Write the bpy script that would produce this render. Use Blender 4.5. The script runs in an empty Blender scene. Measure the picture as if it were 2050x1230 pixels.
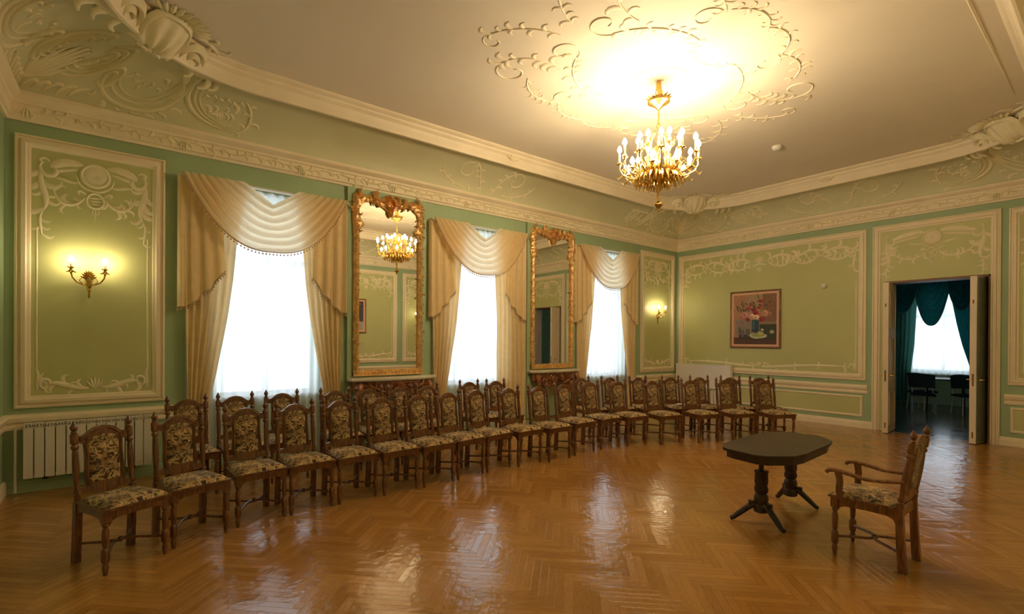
import bpy, math, random
from mathutils import Vector, Matrix
random.seed(7)
PI = math.pi
C = bpy.context.scene.collection
sin, cos = math.sin, math.cos

# ------------------------------------------------------------------ materials
def newmat(name):
    m = bpy.data.materials.new(name); m.use_nodes = True
    nt = m.node_tree; nt.nodes.clear()
    out = nt.nodes.new('ShaderNodeOutputMaterial')
    return m, nt, out

def N(nt, typ, **kw):
    n = nt.nodes.new(typ)
    for k, v in kw.items():
        if k == 'ins':
            for a, b in v.items():
                if isinstance(b, bpy.types.NodeSocket): nt.links.new(b, n.inputs[a])
                else: n.inputs[a].default_value = b
        else: setattr(n, k, v)
    return n

def M2(nt, op, a, b=0.0, c=None):
    n = nt.nodes.new('ShaderNodeMath'); n.operation = op
    for i, x in enumerate((a, b, c)):
        if x is None: continue
        if isinstance(x, bpy.types.NodeSocket): nt.links.new(x, n.inputs[i])
        else: n.inputs[i].default_value = x
    return n.outputs[0]

def paint(name, col, rough=0.6, var=0.06, scale=3.0, bump=0.0, bscale=40, metal=0.0, spec=0.4, coords='Object'):
    m, nt, out = newmat(name)
    tc = N(nt, 'ShaderNodeTexCoord')
    no = N(nt, 'ShaderNodeTexNoise', ins={'Vector': tc.outputs[coords], 'Scale': scale, 'Detail': 4.0})
    r = N(nt, 'ShaderNodeValToRGB')
    r.color_ramp.elements[0].position = 0.3; r.color_ramp.elements[1].position = 0.7
    r.color_ramp.elements[0].color = (*[c * (1 - var) for c in col], 1)
    r.color_ramp.elements[1].color = (*[min(1, c * (1 + var)) for c in col], 1)
    nt.links.new(no.outputs['Fac'], r.inputs[0])
    p = N(nt, 'ShaderNodeBsdfPrincipled', ins={'Base Color': r.outputs[0], 'Roughness': rough, 'Metallic': metal, 'Specular IOR Level': spec})
    if bump:
        nb = N(nt, 'ShaderNodeTexNoise', ins={'Vector': tc.outputs[coords], 'Scale': bscale, 'Detail': 3.0})
        b = N(nt, 'ShaderNodeBump', ins={'Strength': bump, 'Distance': 0.01, 'Height': nb.outputs['Fac']})
        nt.links.new(b.outputs[0], p.inputs['Normal'])
    nt.links.new(p.outputs[0], out.inputs[0])
    return m

def emis(name, col, s):
    m, nt, out = newmat(name)
    e = N(nt, 'ShaderNodeEmission', ins={'Color': (*col, 1), 'Strength': s})
    nt.links.new(e.outputs[0], out.inputs[0]); return m

def cloth(name, col, trans=0.35, transp=0.0, tcol=None, rough=0.9, stripe=0.0):
    m, nt, out = newmat(name)
    tc = N(nt, 'ShaderNodeTexCoord')
    no = N(nt, 'ShaderNodeTexNoise', ins={'Vector': tc.outputs['Object'], 'Scale': 9.0, 'Detail': 3.0})
    r = N(nt, 'ShaderNodeValToRGB')
    r.color_ramp.elements[0].position = 0.3; r.color_ramp.elements[1].position = 0.7
    r.color_ramp.elements[0].color = (*[c * .94 for c in col], 1); r.color_ramp.elements[1].color = (*[min(1, c * 1.05) for c in col], 1)
    nt.links.new(no.outputs['Fac'], r.inputs[0])
    d = N(nt, 'ShaderNodeBsdfDiffuse', ins={'Color': r.outputs[0]})
    t = N(nt, 'ShaderNodeBsdfTranslucent', ins={'Color': (*(tcol or col), 1)})
    mx = N(nt, 'ShaderNodeMixShader', ins={0: trans, 1: d.outputs[0], 2: t.outputs[0]})
    last = mx.outputs[0]
    if transp:
        tr = N(nt, 'ShaderNodeBsdfTransparent', ins={'Color': (1, 1, 1, 1)})
        m2 = N(nt, 'ShaderNodeMixShader', ins={0: transp, 1: last, 2: tr.outputs[0]}); last = m2.outputs[0]
    nt.links.new(last, out.inputs[0]); return m

def wood(name, c1, c2, rough=0.35, scale=6.0, stretch=(7, 7, .9), coat=0.2):
    m, nt, out = newmat(name)
    tc = N(nt, 'ShaderNodeTexCoord')
    mp = N(nt, 'ShaderNodeMapping', ins={'Vector': tc.outputs['Object'], 'Scale': stretch})
    no = N(nt, 'ShaderNodeTexNoise', ins={'Vector': mp.outputs[0], 'Scale': scale, 'Detail': 6.0, 'Distortion': 1.2})
    r = N(nt, 'ShaderNodeValToRGB')
    r.color_ramp.elements[0].position = 0.35; r.color_ramp.elements[1].position = 0.68
    r.color_ramp.elements[0].color = (*c1, 1); r.color_ramp.elements[1].color = (*c2, 1)
    nt.links.new(no.outputs['Fac'], r.inputs[0])
    b = N(nt, 'ShaderNodeBump', ins={'Strength': 0.15, 'Distance': 0.004, 'Height': no.outputs['Fac']})
    p = N(nt, 'ShaderNodeBsdfPrincipled', ins={'Base Color': r.outputs[0], 'Roughness': rough, 'Coat Weight': coat, 'Coat Roughness': 0.25, 'Normal': b.outputs[0]})
    nt.links.new(p.outputs[0], out.inputs[0]); return m

def tapestry(name):
    m, nt, out = newmat(name)
    tc = N(nt, 'ShaderNodeTexCoord')
    n1 = N(nt, 'ShaderNodeTexNoise', ins={'Vector': tc.outputs['Object'], 'Scale': 13.0, 'Detail': 2.0, 'Distortion': 2.2})
    n2 = N(nt, 'ShaderNodeTexNoise', ins={'Vector': tc.outputs['Object'], 'Scale': 9.0, 'Detail': 2.0, 'Distortion': 1.0})
    r = N(nt, 'ShaderNodeValToRGB'); cr = r.color_ramp
    cr.interpolation = 'CONSTANT'
    cr.elements[0].position = 0.0; cr.elements[0].color = (.035, .018, .008, 1)
    cr.elements[1].position = .36; cr.elements[1].color = (.12, .075, .032, 1)
    for p_, c_ in ((.44, (.50, .35, .16, 1)), (.53, (.64, .50, .29, 1)), (.60, (.16, .13, .05, 1)), (.66, (.045, .03, .018, 1))):
        e = cr.elements.new(p_); e.color = c_
    nt.links.new(n1.outputs['Fac'], r.inputs[0])
    r2 = N(nt, 'ShaderNodeValToRGB'); r2.color_ramp.elements[0].position = .4; r2.color_ramp.elements[1].position = .6
    r2.color_ramp.elements[0].color = (.42, .36, .28, 1); r2.color_ramp.elements[1].color = (1, .95, .85, 1)
    nt.links.new(n2.outputs['Fac'], r2.inputs[0])
    mx = N(nt, 'ShaderNodeMixRGB', blend_type='MULTIPLY', ins={0: 1.0, 1: r.outputs[0], 2: r2.outputs[0]})
    b = N(nt, 'ShaderNodeBump', ins={'Strength': 0.4, 'Distance': 0.004, 'Height': n1.outputs['Fac']})
    p = N(nt, 'ShaderNodeBsdfPrincipled', ins={'Base Color': mx.outputs[0], 'Roughness': 0.85, 'Normal': b.outputs[0], 'Sheen Weight': 0.15})
    nt.links.new(p.outputs[0], out.inputs[0]); return m

def parquet(name, c_dark, c_light, w=0.075, n=6, rough=0.2):
    m, nt, out = newmat(name)
    tc = N(nt, 'ShaderNodeTexCoord')
    sp = N(nt, 'ShaderNodeSeparateXYZ', ins={0: tc.outputs['Object']})
    x, y = sp.outputs[0], sp.outputs[1]
    s = 0.70711 / w
    a = M2(nt, 'MULTIPLY', M2(nt, 'ADD', x, y), s)
    b = M2(nt, 'MULTIPLY', M2(nt, 'SUBTRACT', y, x), s)
    i = M2(nt, 'FLOOR', a); j = M2(nt, 'FLOOR', b)
    k = M2(nt, 'FLOORED_MODULO', M2(nt, 'SUBTRACT', i, j), 2.0 * n)
    isH = M2(nt, 'LESS_THAN', k, n - 0.5)
    notH = M2(nt, 'SUBTRACT', 1.0, isH)
    ik = M2(nt, 'SUBTRACT', i, k)
    jk = M2(nt, 'ADD', j, k)
    idx = M2(nt, 'ADD', M2(nt, 'MULTIPLY', ik, isH), M2(nt, 'MULTIPLY', i, notH))
    idy = M2(nt, 'ADD', M2(nt, 'MULTIPLY', j, isH), M2(nt, 'MULTIPLY', jk, notH))
    cid = N(nt, 'ShaderNodeCombineXYZ', ins={0: idx, 1: idy, 2: isH})
    wn = N(nt, 'ShaderNodeTexWhiteNoise', ins={'Vector': cid.outputs[0]})
    fa = M2(nt, 'FRACT', a); fb = M2(nt, 'FRACT', b)
    across = M2(nt, 'ADD', M2(nt, 'MULTIPLY', fb, isH), M2(nt, 'MULTIPLY', fa, notH))
    alongH = M2(nt, 'SUBTRACT', a, ik)                      # 0..n
    alongV = M2(nt, 'SUBTRACT', b, M2(nt, 'SUBTRACT', jk, 2.0 * n - 1))   # 0..n
    along = M2(nt, 'ADD', M2(nt, 'MULTIPLY', alongH, isH), M2(nt, 'MULTIPLY', alongV, notH))
    e1 = M2(nt, 'MINIMUM', across, M2(nt, 'SUBTRACT', 1.0, across))
    e2 = M2(nt, 'MINIMUM', along, M2(nt, 'SUBTRACT', float(n), along))
    edge = M2(nt, 'MINIMUM', e1, e2)
    gap = N(nt, 'ShaderNodeMapRange', ins={'Value': edge, 'From Min': 0.0, 'From Max': 0.025, 'To Min': 0.0, 'To Max': 1.0})
    # grain
    gv = N(nt, 'ShaderNodeCombineXYZ', ins={0: M2(nt, 'MULTIPLY', along, 0.35), 1: M2(nt, 'MULTIPLY', across, 4.0), 2: M2(nt, 'MULTIPLY', wn.outputs['Value'], 50.0)})
    gr = N(nt, 'ShaderNodeTexNoise', ins={'Vector': gv.outputs[0], 'Scale': 2.2, 'Detail': 5.0, 'Distortion': 0.6})
    big = N(nt, 'ShaderNodeTexNoise', ins={'Vector': tc.outputs['Object'], 'Scale': 0.7, 'Detail': 3.0})
    mixv = M2(nt, 'ADD', M2(nt, 'MULTIPLY', wn.outputs['Value'], 0.24), M2(nt, 'MULTIPLY', gr.outputs['Fac'], 0.60))
    mixv = M2(nt, 'ADD', mixv, M2(nt, 'MULTIPLY', M2(nt, 'SUBTRACT', big.outputs['Fac'], 0.4), 0.5))
    r = N(nt, 'ShaderNodeValToRGB')
    r.color_ramp.elements[0].position = 0.15; r.color_ramp.elements[1].position = 0.85
    r.color_ramp.elements[0].color = (*c_dark, 1); r.color_ramp.elements[1].color = (*c_light, 1)
    nt.links.new(mixv, r.inputs[0])
    mx = N(nt, 'ShaderNodeMixRGB', blend_type='MIX', ins={0: gap.outputs[0], 1: (c_dark[0] * .5, c_dark[1] * .45, c_dark[2] * .45, 1), 2: r.outputs[0]})
    # every board lies a little differently, so reflections break from board to board
    geo = N(nt, 'ShaderNodeNewGeometry')
    off = N(nt, 'ShaderNodeVectorMath', operation='SUBTRACT', ins={0: wn.outputs['Color'], 1: (0.5, 0.5, 0.5)})
    offs = N(nt, 'ShaderNodeVectorMath', operation='MULTIPLY', ins={0: off.outputs[0], 1: (0.028, 0.028, 0.0)})
    wav = N(nt, 'ShaderNodeTexNoise', ins={'Vector': tc.outputs['Object'], 'Scale': 13.0, 'Detail': 2.0})
    hgt = M2(nt, 'ADD', M2(nt, 'MULTIPLY', gap.outputs[0], 0.12), M2(nt, 'ADD', M2(nt, 'MULTIPLY', gr.outputs['Fac'], 0.10), M2(nt, 'MULTIPLY', wav.outputs['Fac'], 1.1)))
    bp = N(nt, 'ShaderNodeBump', ins={'Strength': 0.5, 'Distance': 0.006, 'Height': hgt})
    nn = N(nt, 'ShaderNodeVectorMath', operation='ADD', ins={0: bp.outputs[0], 1: offs.outputs[0]})
    nz = N(nt, 'ShaderNodeVectorMath', operation='NORMALIZE', ins={0: nn.outputs[0]})
    rr = M2(nt, 'ADD', M2(nt, 'MULTIPLY', wn.outputs['Value'], 0.10), rough)
    p = N(nt, 'ShaderNodeBsdfPrincipled', ins={'Base Color': mx.outputs[0], 'Roughness': rr, 'Normal': nz.outputs[0], 'Specular IOR Level': 0.65})
    nt.links.new(p.outputs[0], out.inputs[0]); return m

def gold(name, col, rough=0.35, bump=0.6, bs=60, metal=0.85):
    m = paint(name, col, rough=rough, var=0.35, scale=14, bump=bump, bscale=bs, metal=metal)
    return m

def vcol(name, rough=0.6):
    m, nt, out = newmat(name)
    a = N(nt, 'ShaderNodeAttribute', attribute_name='Col')
    tc = N(nt, 'ShaderNodeTexCoord')
    no = N(nt, 'ShaderNodeTexNoise', ins={'Vector': tc.outputs['Object'], 'Scale': 45.0, 'Detail': 3.0})
    r = N(nt, 'ShaderNodeMapRange', ins={'Value': no.outputs['Fac'], 'From Min': .3, 'From Max': .7, 'To Min': .65, 'To Max': 1.3})
    mx = N(nt, 'ShaderNodeVectorMath', operation='SCALE', ins={0: a.outputs['Color'], 'Scale': r.outputs[0]})
    p = N(nt, 'ShaderNodeBsdfPrincipled', ins={'Base Color': mx.outputs[0], 'Roughness': rough})
    nt.links.new(p.outputs[0], out.inputs[0]); return m

def glassmat(name):
    m, nt, out = newmat(name)
    t = N(nt, 'ShaderNodeBsdfTransparent', ins={'Color': (.96, .98, .97, 1)})
    g = N(nt, 'ShaderNodeBsdfGlossy', ins={'Roughness': 0.02})
    mx = N(nt, 'ShaderNodeMixShader', ins={0: 0.06, 1: t.outputs[0], 2: g.outputs[0]})
    nt.links.new(mx.outputs[0], out.inputs[0]); return m

def mirrormat(name):
    m, nt, out = newmat(name)
    g = N(nt, 'ShaderNodeBsdfGlossy', ins={'Roughness': 0.0, 'Color': (.93, .94, .90, 1)})
    nt.links.new(g.outputs[0], out.inputs[0]); return m

def sheermat(name):
    m, nt, out = newmat(name)
    lw = N(nt, 'ShaderNodeLayerWeight', ins={'Blend': 0.35})
    d = N(nt, 'ShaderNodeBsdfDiffuse', ins={'Color': (.80, .84, .92, 1)})
    t = N(nt, 'ShaderNodeBsdfTranslucent', ins={'Color': (.92, .95, 1, 1)})
    mx = N(nt, 'ShaderNodeMixShader', ins={0: .62, 1: d.outputs[0], 2: t.outputs[0]})
    tr = N(nt, 'ShaderNodeBsdfTransparent', ins={'Color': (1, 1, 1, 1)})
    k = N(nt, 'ShaderNodeMapRange', ins={'Value': lw.outputs['Facing'], 'From Min': 0.0, 'From Max': 0.55, 'To Min': .17, 'To Max': .03})
    m2 = N(nt, 'ShaderNodeMixShader', ins={0: k.outputs[0], 1: mx.outputs[0], 2: tr.outputs[0]})
    nt.links.new(m2.outputs[0], out.inputs[0]); return m

MT = {}
MT['wall'] = paint('green_wall_paint', (.34, .45, .27), .55, .05, 1.6)
MT['field'] = paint('light_green_panel_paint', (.53, .535, .245), .5, .04, 1.2)
MT['stucco'] = paint('cream_stucco_paint', (.85, .735, .53), .5, .04, 4)
MT['cove'] = paint('sage_cove_paint', (.62, .595, .385), .6, .05, 1.5)
MT['orn'] = paint('cream_relief_paint', (.80, .72, .485), .55, .05, 8)
MT['ceil'] = paint('cream_ceiling_paint', (.80, .71, .57), .7, .03, .8)
MT['floor'] = parquet('oak_herringbone_parquet', (.28, .128, .030), (.57, .285, .072), w=.057, n=8, rough=.11)
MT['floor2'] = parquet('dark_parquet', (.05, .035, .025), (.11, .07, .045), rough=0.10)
MT['wood'] = wood('dark_walnut', (.070, .026, .009), (.23, .092, .028))
MT['woodarm'] = wood('red_brown_walnut', (.10, .038, .012), (.29, .12, .036))
MT['tabletop'] = wood('ebonised_table_wood', (.014, .008, .004), (.048, .022, .008), rough=.42, stretch=(6, 1, 1), coat=.05)
MT['tap'] = tapestry('floral_tapestry')
MT['white'] = paint('off_white_enamel', (.72, .68, .60), .4, .02, 3)
MT['door'] = paint('cream_door_paint', (.74, .62, .46), .4, .03, 3)
MT['jamb'] = paint('brown_door_edge', (.20, .10, .05), .5, .1, 6)
MT['dkdoor'] = paint('dark_green_door_shade', (.10, .12, .08), .35, .2, 5)  # dark colour standing in for shade on a door leaf
MT['curtain'] = cloth('gold_curtain_cloth', (.92, .72, .41), .24, tcol=(.95, .77, .46))
MT['swag'] = cloth('gold_swag_voile', (.90, .73, .44), .58, .04, tcol=(.97, .86, .64))
MT['fringe'] = cloth('brown_fringe', (.60, .43, .24), .1)
MT['sheer'] = sheermat('white_sheer_voile')
MT['teal'] = cloth('teal_curtain_cloth', (.012, .11, .12), .08, tcol=(.02, .2, .2))
MT['tealp'] = cloth('sea_green_curtain_cloth', (.07, .22, .18), .15, tcol=(.15, .4, .33))
MT['gold'] = gold('gilt_frame', (.95, .50, .21), .30, .6, 60, .65)
MT['gilt2'] = gold('bronzed_carving', (.30, .13, .06), .4, .7, 60, .55)
MT['brass'] = gold('polished_brass', (.85, .53, .16), .25, .2, 30, .95)
MT['candle'] = paint('candle_sleeve', (.75, .55, .28), .4, .05, 8)
MT['bulb'] = emis('lit_bulb', (1, .79, .49), 262)
MT['bulbs'] = emis('lit_sconce_bulb', (1, .80, .47), 165)
MT['marble'] = paint('cream_marble', (.82, .76, .64), .25, .06, 6)
MT['mirror'] = mirrormat('mirror_glass')
MT['glass'] = glassmat('window_glass')
MT['cover'] = paint('white_cover_paint', (.84, .80, .78), .4, .02, 3)
MT['paper'] = paint('white_paper', (.8, .8, .78), .6, .02, 5)
MT['canvas'] = vcol('painted_canvas')
MT['picframe'] = wood('picture_frame_wood', (.12, .05, .02), (.30, .14, .05), rough=.35)
MT['mat'] = paint('salmon_mount', (.72, .42, .26), .6, .04, 6)
MT['black'] = paint('black_metal', (.02, .02, .022), .35, .05, 5, metal=.3)
MT['steel'] = paint('steel', (.5, .5, .5), .3, .05, 5, metal=.9)
MT['dkgreen'] = cloth('dark_chair_upholstery', (.03, .045, .05), .0)

# ------------------------------------------------------------------ mesh builder
class MB:
    def __init__(s): s.v = []; s.f = []; s.c = []
    def add(s, vs, fs, col=None):
        o = len(s.v); s.v += [tuple(p) for p in vs]
        for f in fs: s.f.append(tuple(i + o for i in f)); s.c.append(col)
    def box(s, x0, x1, y0, y1, z0, z1, M=None):
        vs = [(x, y, z) for x in (x0, x1) for y in (y0, y1) for z in (z0, z1)]
        if M: vs = [tuple(M @ Vector(v)) for v in vs]
        s.add(vs, [(0, 1, 3, 2), (4, 6, 7, 5), (0, 4, 5, 1), (2, 3, 7, 6), (0, 2, 6, 4), (1, 5, 7, 3)])
    def grid(s, fn, nu, nv, closeu=False):
        vs = [fn(i / nu, j / nv) for j in range(nv + 1) for i in range(nu + (0 if closeu else 1))]
        W = nu if closeu else nu + 1
        fs = []
        for j in range(nv):
            for i in range(nu):
                i2 = (i + 1) % W
                fs.append((j * W + i, j * W + i2, (j + 1) * W + i2, (j + 1) * W + i))
        s.add(vs, fs)
    def prism(s, poly, fn0, fn1):
        """polygon (list of 2-D points) between two placing functions"""
        n = len(poly)
        vs = [fn0(*p) for p in poly] + [fn1(*p) for p in poly]
        fs = [tuple(range(n)), tuple(range(2 * n - 1, n - 1, -1))]
        fs += [(i, (i + 1) % n, n + (i + 1) % n, n + i) for i in range(n)]
        s.add(vs, fs)
    def tube(s, pts, r, n=8, caps=True, closed=False, flat=1.0, up=None):
        pts = [Vector(p) for p in pts]; m = len(pts)
        rs = r if isinstance(r, (list, tuple)) else [r] * m
        vs = []
        t0 = None
        for i in range(m):
            if closed: t = pts[(i + 1) % m] - pts[i - 1]
            else: t = pts[min(i + 1, m - 1)] - pts[max(i - 1, 0)]
            if t.length < 1e-9: t = Vector((0, 0, 1))
            t.normalize()
            if up is not None: u = Vector(up)
            elif t0 is None: u = Vector((0, 0, 1)) if abs(t.z) < .9 else Vector((1, 0, 0))
            else: u = t0
            a = t.cross(u)
            if a.length < 1e-6: a = t.cross(Vector((0, 1, 0)))
            a.normalize(); b = a.cross(t).normalized(); t0 = b
            for k in range(n):
                an = 2 * PI * k / n
                vs.append(pts[i] + a * (cos(an) * rs[i]) + b * (sin(an) * rs[i] * flat))
        fs = []
        for i in range(m if closed else m - 1):
            for k in range(n):
                k2 = (k + 1) % n; i2 = (i + 1) % m
                fs.append((i * n + k, i * n + k2, i2 * n + k2, i2 * n + k))
        if caps and not closed:
            fs.append(tuple(range(n - 1, -1, -1))); fs.append(tuple(range((m - 1) * n, m * n)))
        s.add(vs, fs)
    def lathe(s, prof, c=(0, 0, 0), n=16, M=None):
        vs = []
        for r, z in prof:
            for k in range(n):
                a = 2 * PI * k / n
                p = Vector((r * cos(a), r * sin(a), z))
                if M: p = M @ p
                vs.append((p.x + c[0], p.y + c[1], p.z + c[2]))
        fs = []
        for i in range(len(prof) - 1):
            for k in range(n):
                k2 = (k + 1) % n
                fs.append((i * n + k, i * n + k2, (i + 1) * n + k2, (i + 1) * n + k))
        fs.append(tuple(range(n - 1, -1, -1))); fs.append(tuple(range((len(prof) - 1) * n, len(prof) * n)))
        s.add(vs, fs)
    def ball(s, c, r, n=8, sz=1.0):
        prof = [(max(1e-4, r * sin(PI * i / 6)), -r * sz * cos(PI * i / 6)) for i in range(7)]
        s.lathe(prof, c, n)
    def stroke(s, pts, w, h, fn, taper=True, closed=False, lift=0.0):
        """raised relief stroke in the (u,v) plane of fn(u,v,h)"""
        m = len(pts); vs = []
        for i in range(m):
            if closed: a, b = pts[i - 1], pts[(i + 1) % m]
            else: a, b = pts[max(i - 1, 0)], pts[min(i + 1, m - 1)]
            tx, ty = b[0] - a[0], b[1] - a[1]; L = math.hypot(tx, ty) or 1
            nx, ny = -ty / L, tx / L
            q = 1.0
            if taper and not closed:
                t = i / (m - 1); q = (0.25 + 0.75 * sin(PI * min(1, t * 1.0 + .0)) ** .6) if taper is True else taper(t)
            ww = w * q / 2; hh = h * (0.35 + 0.65 * q)
            for o, e in ((-1, 0), (-.72, .62), (0, 1), (.72, .62), (1, 0)):
                vs.append(fn(pts[i][0] + nx * ww * o, pts[i][1] + ny * ww * o, hh * e + lift))
        fs = []
        for i in range(m if closed else m - 1):
            i2 = (i + 1) % m
            for k in range(4): fs.append((i * 5 + k, i * 5 + k + 1, i2 * 5 + k + 1, i2 * 5 + k))
        s.add(vs, fs)
    def build(s, name, mat, parent=None, smooth=True, angle=40):
        me = bpy.data.meshes.new(name)
        me.from_pydata(s.v, [], s.f); me.update()
        mats = mat if isinstance(mat, (list, tuple)) else [mat]
        for q in mats: me.materials.append(MT[q] if isinstance(q, str) else q)
        if any(c is not None for c in s.c):
            ca = me.color_attributes.new('Col', 'FLOAT_COLOR', 'CORNER')
            for p in me.polygons:
                col = s.c[p.index] or (.5, .5, .5)
                for li in p.loop_indices: ca.data[li].color = (*col, 1)
        if smooth:
            me.shade_smooth()
            me.set_sharp_from_angle(angle=math.radians(angle))
        o = bpy.data.objects.new(name, me); C.objects.link(o)
        if parent is not None: o.parent = parent
        return o

def struct(o):
    o['kind'] = 'structure'; return o
def tag(o, label, cat, group=None):
    o['label'] = label; o['category'] = cat
    if group: o['group'] = group
    return o
def thing(name, label, cat, loc=(0, 0, 0), rz=0.0, group=None):
    o = bpy.data.objects.new(name, None); C.objects.link(o)
    o.location = loc; o.rotation_euler = (0, 0, rz); o.empty_display_size = .1
    return tag(o, label, cat, group)
def copy_tree(o, parent=None):
    c = o.copy(); C.objects.link(c)
    if parent is not None: c.parent = parent
    for ch in list(o.children): copy_tree(ch, c)
    return c

# 2-D curve helpers
def spiral(cx, cy, r0, r1, a0, a1, n=22):
    return [(cx + (r0 + (r1 - r0) * i / n) * cos(a0 + (a1 - a0) * i / n), cy + (r0 + (r1 - r0) * i / n) * sin(a0 + (a1 - a0) * i / n)) for i in range(n + 1)]
def bez(p0, p1, p2, p3, n=14):
    r = []
    for i in range(n + 1):
        t = i / n; q = 1 - t
        r.append(tuple(q ** 3 * a + 3 * q * q * t * b + 3 * q * t * t * c + t ** 3 * d for a, b, c, d in zip(p0, p1, p2, p3)))
    return r
def mir(pts, cx=0.0): return [(2 * cx - x, y) for x, y in pts]
def interp(tab, z):
    """tab: list of (z, value) with falling z"""
    if z >= tab[0][0]: return tab[0][1]
    for (z0, a), (z1, b) in zip(tab, tab[1:]):
        if z >= z1: return a + (b - a) * (z0 - z) / (z0 - z1)
    return tab[-1][1]

def leaves(mb, pts, fn, w=.03, h=.015, every=3, size=.06, side=(1, -1), rnd=None):
    """acanthus-like side lobes sweeping off a curve"""
    rnd = rnd or random
    for i in range(1, len(pts) - 1, every):
        a, b = pts[i - 1], pts[i + 1]
        an = math.atan2(b[1] - a[1], b[0] - a[0])
        sds = side if len(side) == 1 else (side if rnd.random() < .2 else ((1,) if (i // every) % 2 else (-1,)))
        for sd in sds:
            l = size * 1.25 * (.8 + .7 * rnd.random()); a2 = an + sd * (.35 + .3 * rnd.random())
            x, y = pts[i]
            c = bez((x, y), (x + l * .45 * cos(a2), y + l * .45 * sin(a2)), (x + l * cos(a2 + sd * .3), y + l * sin(a2 + sd * .3)), (x + l * .95 * cos(a2 + sd * .95), y + l * .95 * sin(a2 + sd * .95)), 5)
            mb.stroke(c, max(w, l * .42), h, fn, taper=lambda t: .35 + .65 * sin(PI * min(1, t * .9 + .12)))

def frame(mb, fn, u0, u1, v0, v1, prof):
    rows = []
    for o, h in prof:
        rows.append([fn(u0 + o, v0 + o, h), fn(u1 - o, v0 + o, h), fn(u1 - o, v1 - o, h), fn(u0 + o, v1 - o, h)])
    vs = [p for r in rows for p in r]; fs = []
    for i in range(len(rows) - 1):
        for k in range(4):
            k2 = (k + 1) % 4
            fs.append((i * 4 + k, i * 4 + k2, (i + 1) * 4 + k2, (i + 1) * 4 + k))
    mb.add(vs, fs)

# ------------------------------------------------------------------ the room
RX, RY = 12.18, 7.48           # hall: X -12.18..0, Y -7.48..0
ZC = 4.82                      # flat ceiling
WIN = [-9.63, -6.17, -2.75]    # window centres on the left wall
WH = 0.66; WZ0, WZ1 = 0.86, 3.60
DY0, DY1, DZ = -5.87, -4.42, 2.79   # door opening in the back wall

mb = MB(); mb.box(-12.5, 0.0, -7.8, 0.0, -.12, 0)
struct(mb.build('floor', 'floor', smooth=False))
mb = MB()
xs = [-12.5]
for c in WIN: xs += [c - WH, c + WH]
xs += [0.32]
for i in range(0, len(xs), 2): mb.box(xs[i], xs[i + 1], 0, .40, 0, 5.0)
for c in WIN:
    mb.box(c - WH, c + WH, 0, .40, 0, WZ0); mb.box(c - WH, c + WH, 0, .40, WZ1, 5.0)
struct(mb.build('wall_left', 'wall', smooth=False))
mb = MB()
mb.box(0, .32, -7.8, DY0, 0, 5.0); mb.box(0, .32, DY1, 0.0, 0, 5.0); mb.box(0, .32, DY0, DY1, DZ, 5.0)
struct(mb.build('wall_back', 'wall', smooth=False))
mb = MB(); mb.box(-12.5, 0, -7.8, -RY, 0, 5.0); struct(mb.build('wall_right', 'wall', smooth=False))
mb = MB(); mb.box(-12.5, -RX, -RY, 0, 0, 5.0); struct(mb.build('wall_near', 'wall', smooth=False))
mb = MB(); mb.box(-12.5, .32, -7.8, .4, ZC, 5.0); ceiling = struct(mb.build('ceiling', 'ceil', smooth=False))

# placing functions: (u along wall, v up, h out of wall)
FL = lambda u, v, h: (u, -h, v)                 # window wall
FB = lambda u, v, h: (-h, u, v)                 # back wall (u = Y)
FR = lambda u, v, h: (u, -RY + h, v)            # right wall
FN = lambda u, v, h: (-RX + h, u, v)            # near wall

PROF = [(0, 0), (0, .028), (.018, .034), (.026, .014), (.045, .014), (.052, .040), (.085, .046), (.096, .026), (.118, .020), (.130, .0)]
PROFS = [(0, 0), (0, .012), (.012, .022), (.03, .022), (.042, .008), (.05, 0)]
trim_n = [0]
def trim():
    trim_n[0] += 1; return 'trim_%d' % trim_n[0]

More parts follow.
